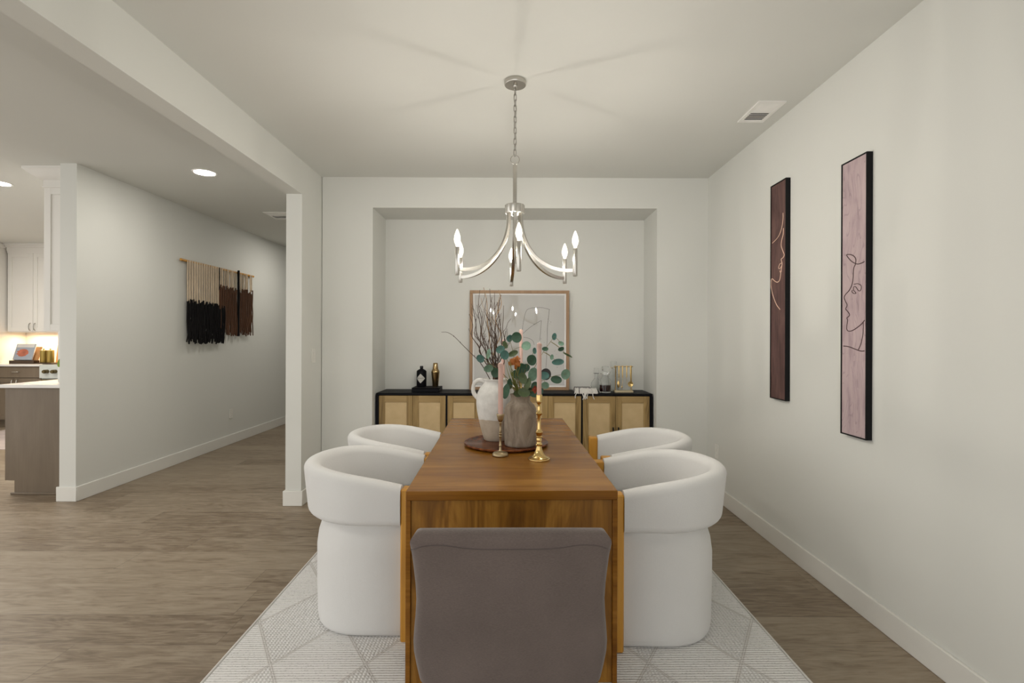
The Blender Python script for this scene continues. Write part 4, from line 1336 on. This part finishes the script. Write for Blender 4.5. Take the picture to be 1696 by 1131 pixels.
uc = thing('wall_cabinet', 'tall white shaker wall cabinet with crown against the back of the hallway wall', 'cabinet', (KX, 4.30, 1.383))
H = 2.585 - 1.383
boxobj('carcass', (-.266, -.004, .02, 1.7, 0, H + .10), M['cabinet_white'], uc)
bm = new(); shaker(bm, 'x', -.266, -.004, 0, H, .02, .055); obj('end_panel', bm, M['cabinet_white'], uc)
bm = new(); crown_rings = []
for z, e in ((H, .0), (H, .010), (H + .012, .010), (H + .012, .004), (H + .062, .004), (H + .066, .010), (H + .074, .030), (H + .090, .052), (H + .112, .078), (H + .128, .092), (H + .132, .098), (2.74 - 1.383 - .0005, .098)):
    crown_rings.append([bm.verts.new(p) for p in ((-.266 - e, -e, z), (-.004, -e, z), (-.004, 1.7, z), (-.266 - e, 1.7, z))])
for a, b in zip(crown_rings, crown_rings[1:]):
    for k in range(4): bm.faces.new((a[k], a[(k + 1) % 4], b[(k + 1) % 4], b[k]))
bm.faces.new(list(reversed(crown_rings[0]))); bm.faces.new(crown_rings[-1])
obj('crown', bm, M['cabinet_white'], uc)
boxobj('support_panel', (-.412, -.004, .30, .32, KZ - 1.383 + .0005, -.0005), M['plate'], uc)

pt = thing('potted_plant', 'small potted plant on the counter showing one bright green leaf past the wall', 'plant', (KX - .16, 4.46, KZ + .0005))
bm = new(); lathe(bm, [(0, 0), (.035, 0), (.045, .08), (.042, .08), (.036, .07), (0, .07)], n=24); obj('pot', bm, M['terracotta'], pt)
bm = new()
tgt = P(98.5, 601, 4.46) - Vector(pt.location)
for c, rx, ry, ang in ((tgt, .015, .038, -15), (Vector((-.02, .02, .16)), .02, .045, 20), (Vector((.03, 0, .15)), .02, .045, -30)):
    leaf(bm, c, rx, ry, R(ang), R(10), R(10), 0)
    tube(bm, spline([Vector((0, 0, .068)), Vector((c.x * .4, c.y * .5, c.z * .6)), c + Vector((0, .003, -.03))], 4), .002, 5)
obj('leaves', bm, M['green'], pt, sharp=80)

BY = 7.50
bc = thing('base_cabinet', 'taupe wood base cabinet with top drawer on the kitchen back wall', 'cabinet', (-7.32, BY, 0))
boxobj('carcass', (-.395, .395, .02, .58, .11, KZ - .031), M['kitchen_wood'], bc)
boxobj('toe_kick', (-.395, .395, .09, .58, 0, .11), M['kitchen_wood'], bc)
d = boxobj('drawer', (-.392, .392, 0, .02, .735, KZ - .036), M['kitchen_wood'], bc, .002); pull(d, .025, 0, .82, False, .11)
for s in (-1, 1):
    bm = new(); a0, a1 = sorted((s * .003, s * .392)); shaker(bm, 'x', a0, a1, .12, .725, .02); d = obj('door', bm, M['kitchen_wood'], bc)
    pull(d, .025 + s * .035, 0, .66, True, .10)
tag(boxobj('countertop', (-7.715, -6.925, BY - .03, 8.08, KZ - .029, KZ), M['quartz'], None, .003), 'white quartz countertop under the warm light on the kitchen back wall', 'countertop')

rg = thing('kitchen_range', 'pale enamel range front with two dark knobs on the kitchen back wall', 'stove', (-6.52, BY - .04, 0))
boxobj('body', (-.39, .39, .03, .61, .0, KZ - .008), M['range'], rg, .004)
boxobj('control_panel', (-.395, .395, 0, .03, .73, KZ), M['range'], rg, .004)
boxobj('cooktop', (-.385, .385, .04, .60, KZ - .007, KZ + .006), M['black'], rg, .002)
boxobj('oven_door', (-.38, .38, .005, .03, .12, .715), M['knob'], rg, .004)
for x in (-.275, -.155, .155, .275):
    bm = new()
    tube(bm, [(x, 0, .83), (x, -.055, .83)], .028, 20); tube(bm, [(x, -.055, .83), (x, -.07, .83)], .021, 20)
    obj('knob', bm, M['gold'] if False else M['knob'], rg)

uw = thing('wall_cabinet', 'white shaker wall cabinet with two arched pulls over the lit counter', 'cabinet', (-7.28, 7.75, 1.40))
H = 2.60 - 1.40
boxobj('carcass', (-.385, 1.1, .02, .33, 0, H + .09), M['cabinet_white'], uw)
for a0, a1, hx in ((-.383, -.002, -.04), (.002, .383, .035), (.39, .74, .70), (.745, 1.1, .78)):
    bm = new(); shaker(bm, 'x', a0, a1, .015, H, .02); d = obj('door', bm, M['cabinet_white'], uw)
    pull(d, hx, 0, .085, True, .11, 'chain_metal')
bm = new()
for z0, z1, e in ((H, H + .03, .01), (H + .03, H + .085, .02), (H + .085, H + .115, .045), (H + .115, 2.74 - 1.40 - .0005, .07)):
    box(bm, -.385, 1.1 + e, -e, .33, z0, z1)
obj('crown', bm, M['cabinet_white'], uw)
uf = thing('tall_cabinet', 'white cabinet side with crown cut by the left edge of the picture', 'cabinet', (-7.69, 7.66, 1.40))
boxobj('side_panel', (-.02, 0, -1.2, .42, 0, H + .06), M['cabinet_white'], uf); boxobj('crown', (-.025, .02, -1.2, .08, H + .06, 2.74 - 1.40 - .0005), M['cabinet_white'], uf, .006)

ck = thing('cookbook_stand', 'dark wooden cookbook stand on the lit kitchen counter', 'book stand', (-7.36, 7.70, KZ + .0005))
boxobj('ledge', (-.185, .185, -.05, .05, 0, .05), M['dark_leg'], ck, .003)
bm = new(); sweep(bm, [Vector((0, .03, .05)), Vector((0, .10, .25))], (1, 0, 0), .36, .012); obj('back_board', bm, M['board'], ck)
bk = thing('cookbook', 'cookbook with red food photo on the cover in the dark wooden stand', 'book', (-7.375, 7.70, KZ + .0515))
bk.rotation_euler = (R(-18), 0, 0)
boxobj('pages', (-.14, .14, -.02, -.003, 0, .245), M['cover_white'], bk, .001)
boxobj('cover', (-.145, .145, -.024, -.0205, 0, .25), M['cover_blue'], bk, .001)
bm = new()
vs_ = [bm.verts.new((.085 * math.cos(2 * PI * k / 20) * (1 + .2 * math.sin(3 * k)) - .02, -.0248, .11 + .06 * math.sin(2 * PI * k / 20))) for k in range(20)]
bm.faces.new(vs_); obj('cover_photo', bm, M['food'], bk)
boxobj('title_band', (-.13, .13, -.0247, -.0241, .195, .245), M['cover_white'], bk)
tg = tag(boxobj('canister_tray', (-7.20, -6.93, 7.66, 7.82, KZ + .0005, KZ + .016), M['dark_leg'], None, .003), 'dark wooden tray under the gold canisters on the kitchen counter', 'tray')
for x, lab in ((-7.105, 'gold canister on the dark kitchen tray, the left one'), (-7.005, 'gold canister on the dark kitchen tray, the right one')):
    t = thing('canister', lab, 'canister', (x, 7.74, KZ + .0165))
    bm = new(); lathe(bm, [(0, 0), (.043, 0), (.045, .004), (.045, .165), (0, .165)], n=28); obj('body', bm, M['gold'], t)
    bm = new(); lathe(bm, [(0, .1655), (.0455, .1655), (.0455, .185), (.03, .190), (.008, .193), (.011, .208), (0, .214)], n=28); obj('lid', bm, M['gold'], t)
for x, w, h, y, lab in ((-7.03, .065, .33, 7.93, 'round-topped wooden cutting board leaning behind the gold canisters, the shorter one'), (-6.945, .07, .385, 8.0, 'round-topped wooden cutting board leaning behind the gold canisters, the taller one')):
    t = thing('cutting_board', lab, 'cutting board', (x, y, KZ + .0005)); t.rotation_euler = (R(-7), 0, 0)
    bm = new(); plan = [(-w, 0), (w, 0)] + [(w * math.cos(PI * k / 16), h - w + w * math.sin(PI * k / 16)) for k in range(17)]
    a = [bm.verts.new((p, 0, q)) for p, q in plan]; b = [bm.verts.new((p, .018, q)) for p, q in plan]
    bm.faces.new(a); bm.faces.new(list(reversed(b)))
    for k in range(len(plan)): bm.faces.new((a[k], a[(k + 1) % len(plan)], b[(k + 1) % len(plan)], b[k]))
    obj('board', bm, M['board'], t)
tag(boxobj('kitchen_runner', (-7.25, -5.6, 6.03, 7.3, 0, .008), M['pink_rug'], None, .003), 'pinkish kitchen rug on the floor at the far left edge', 'rug')
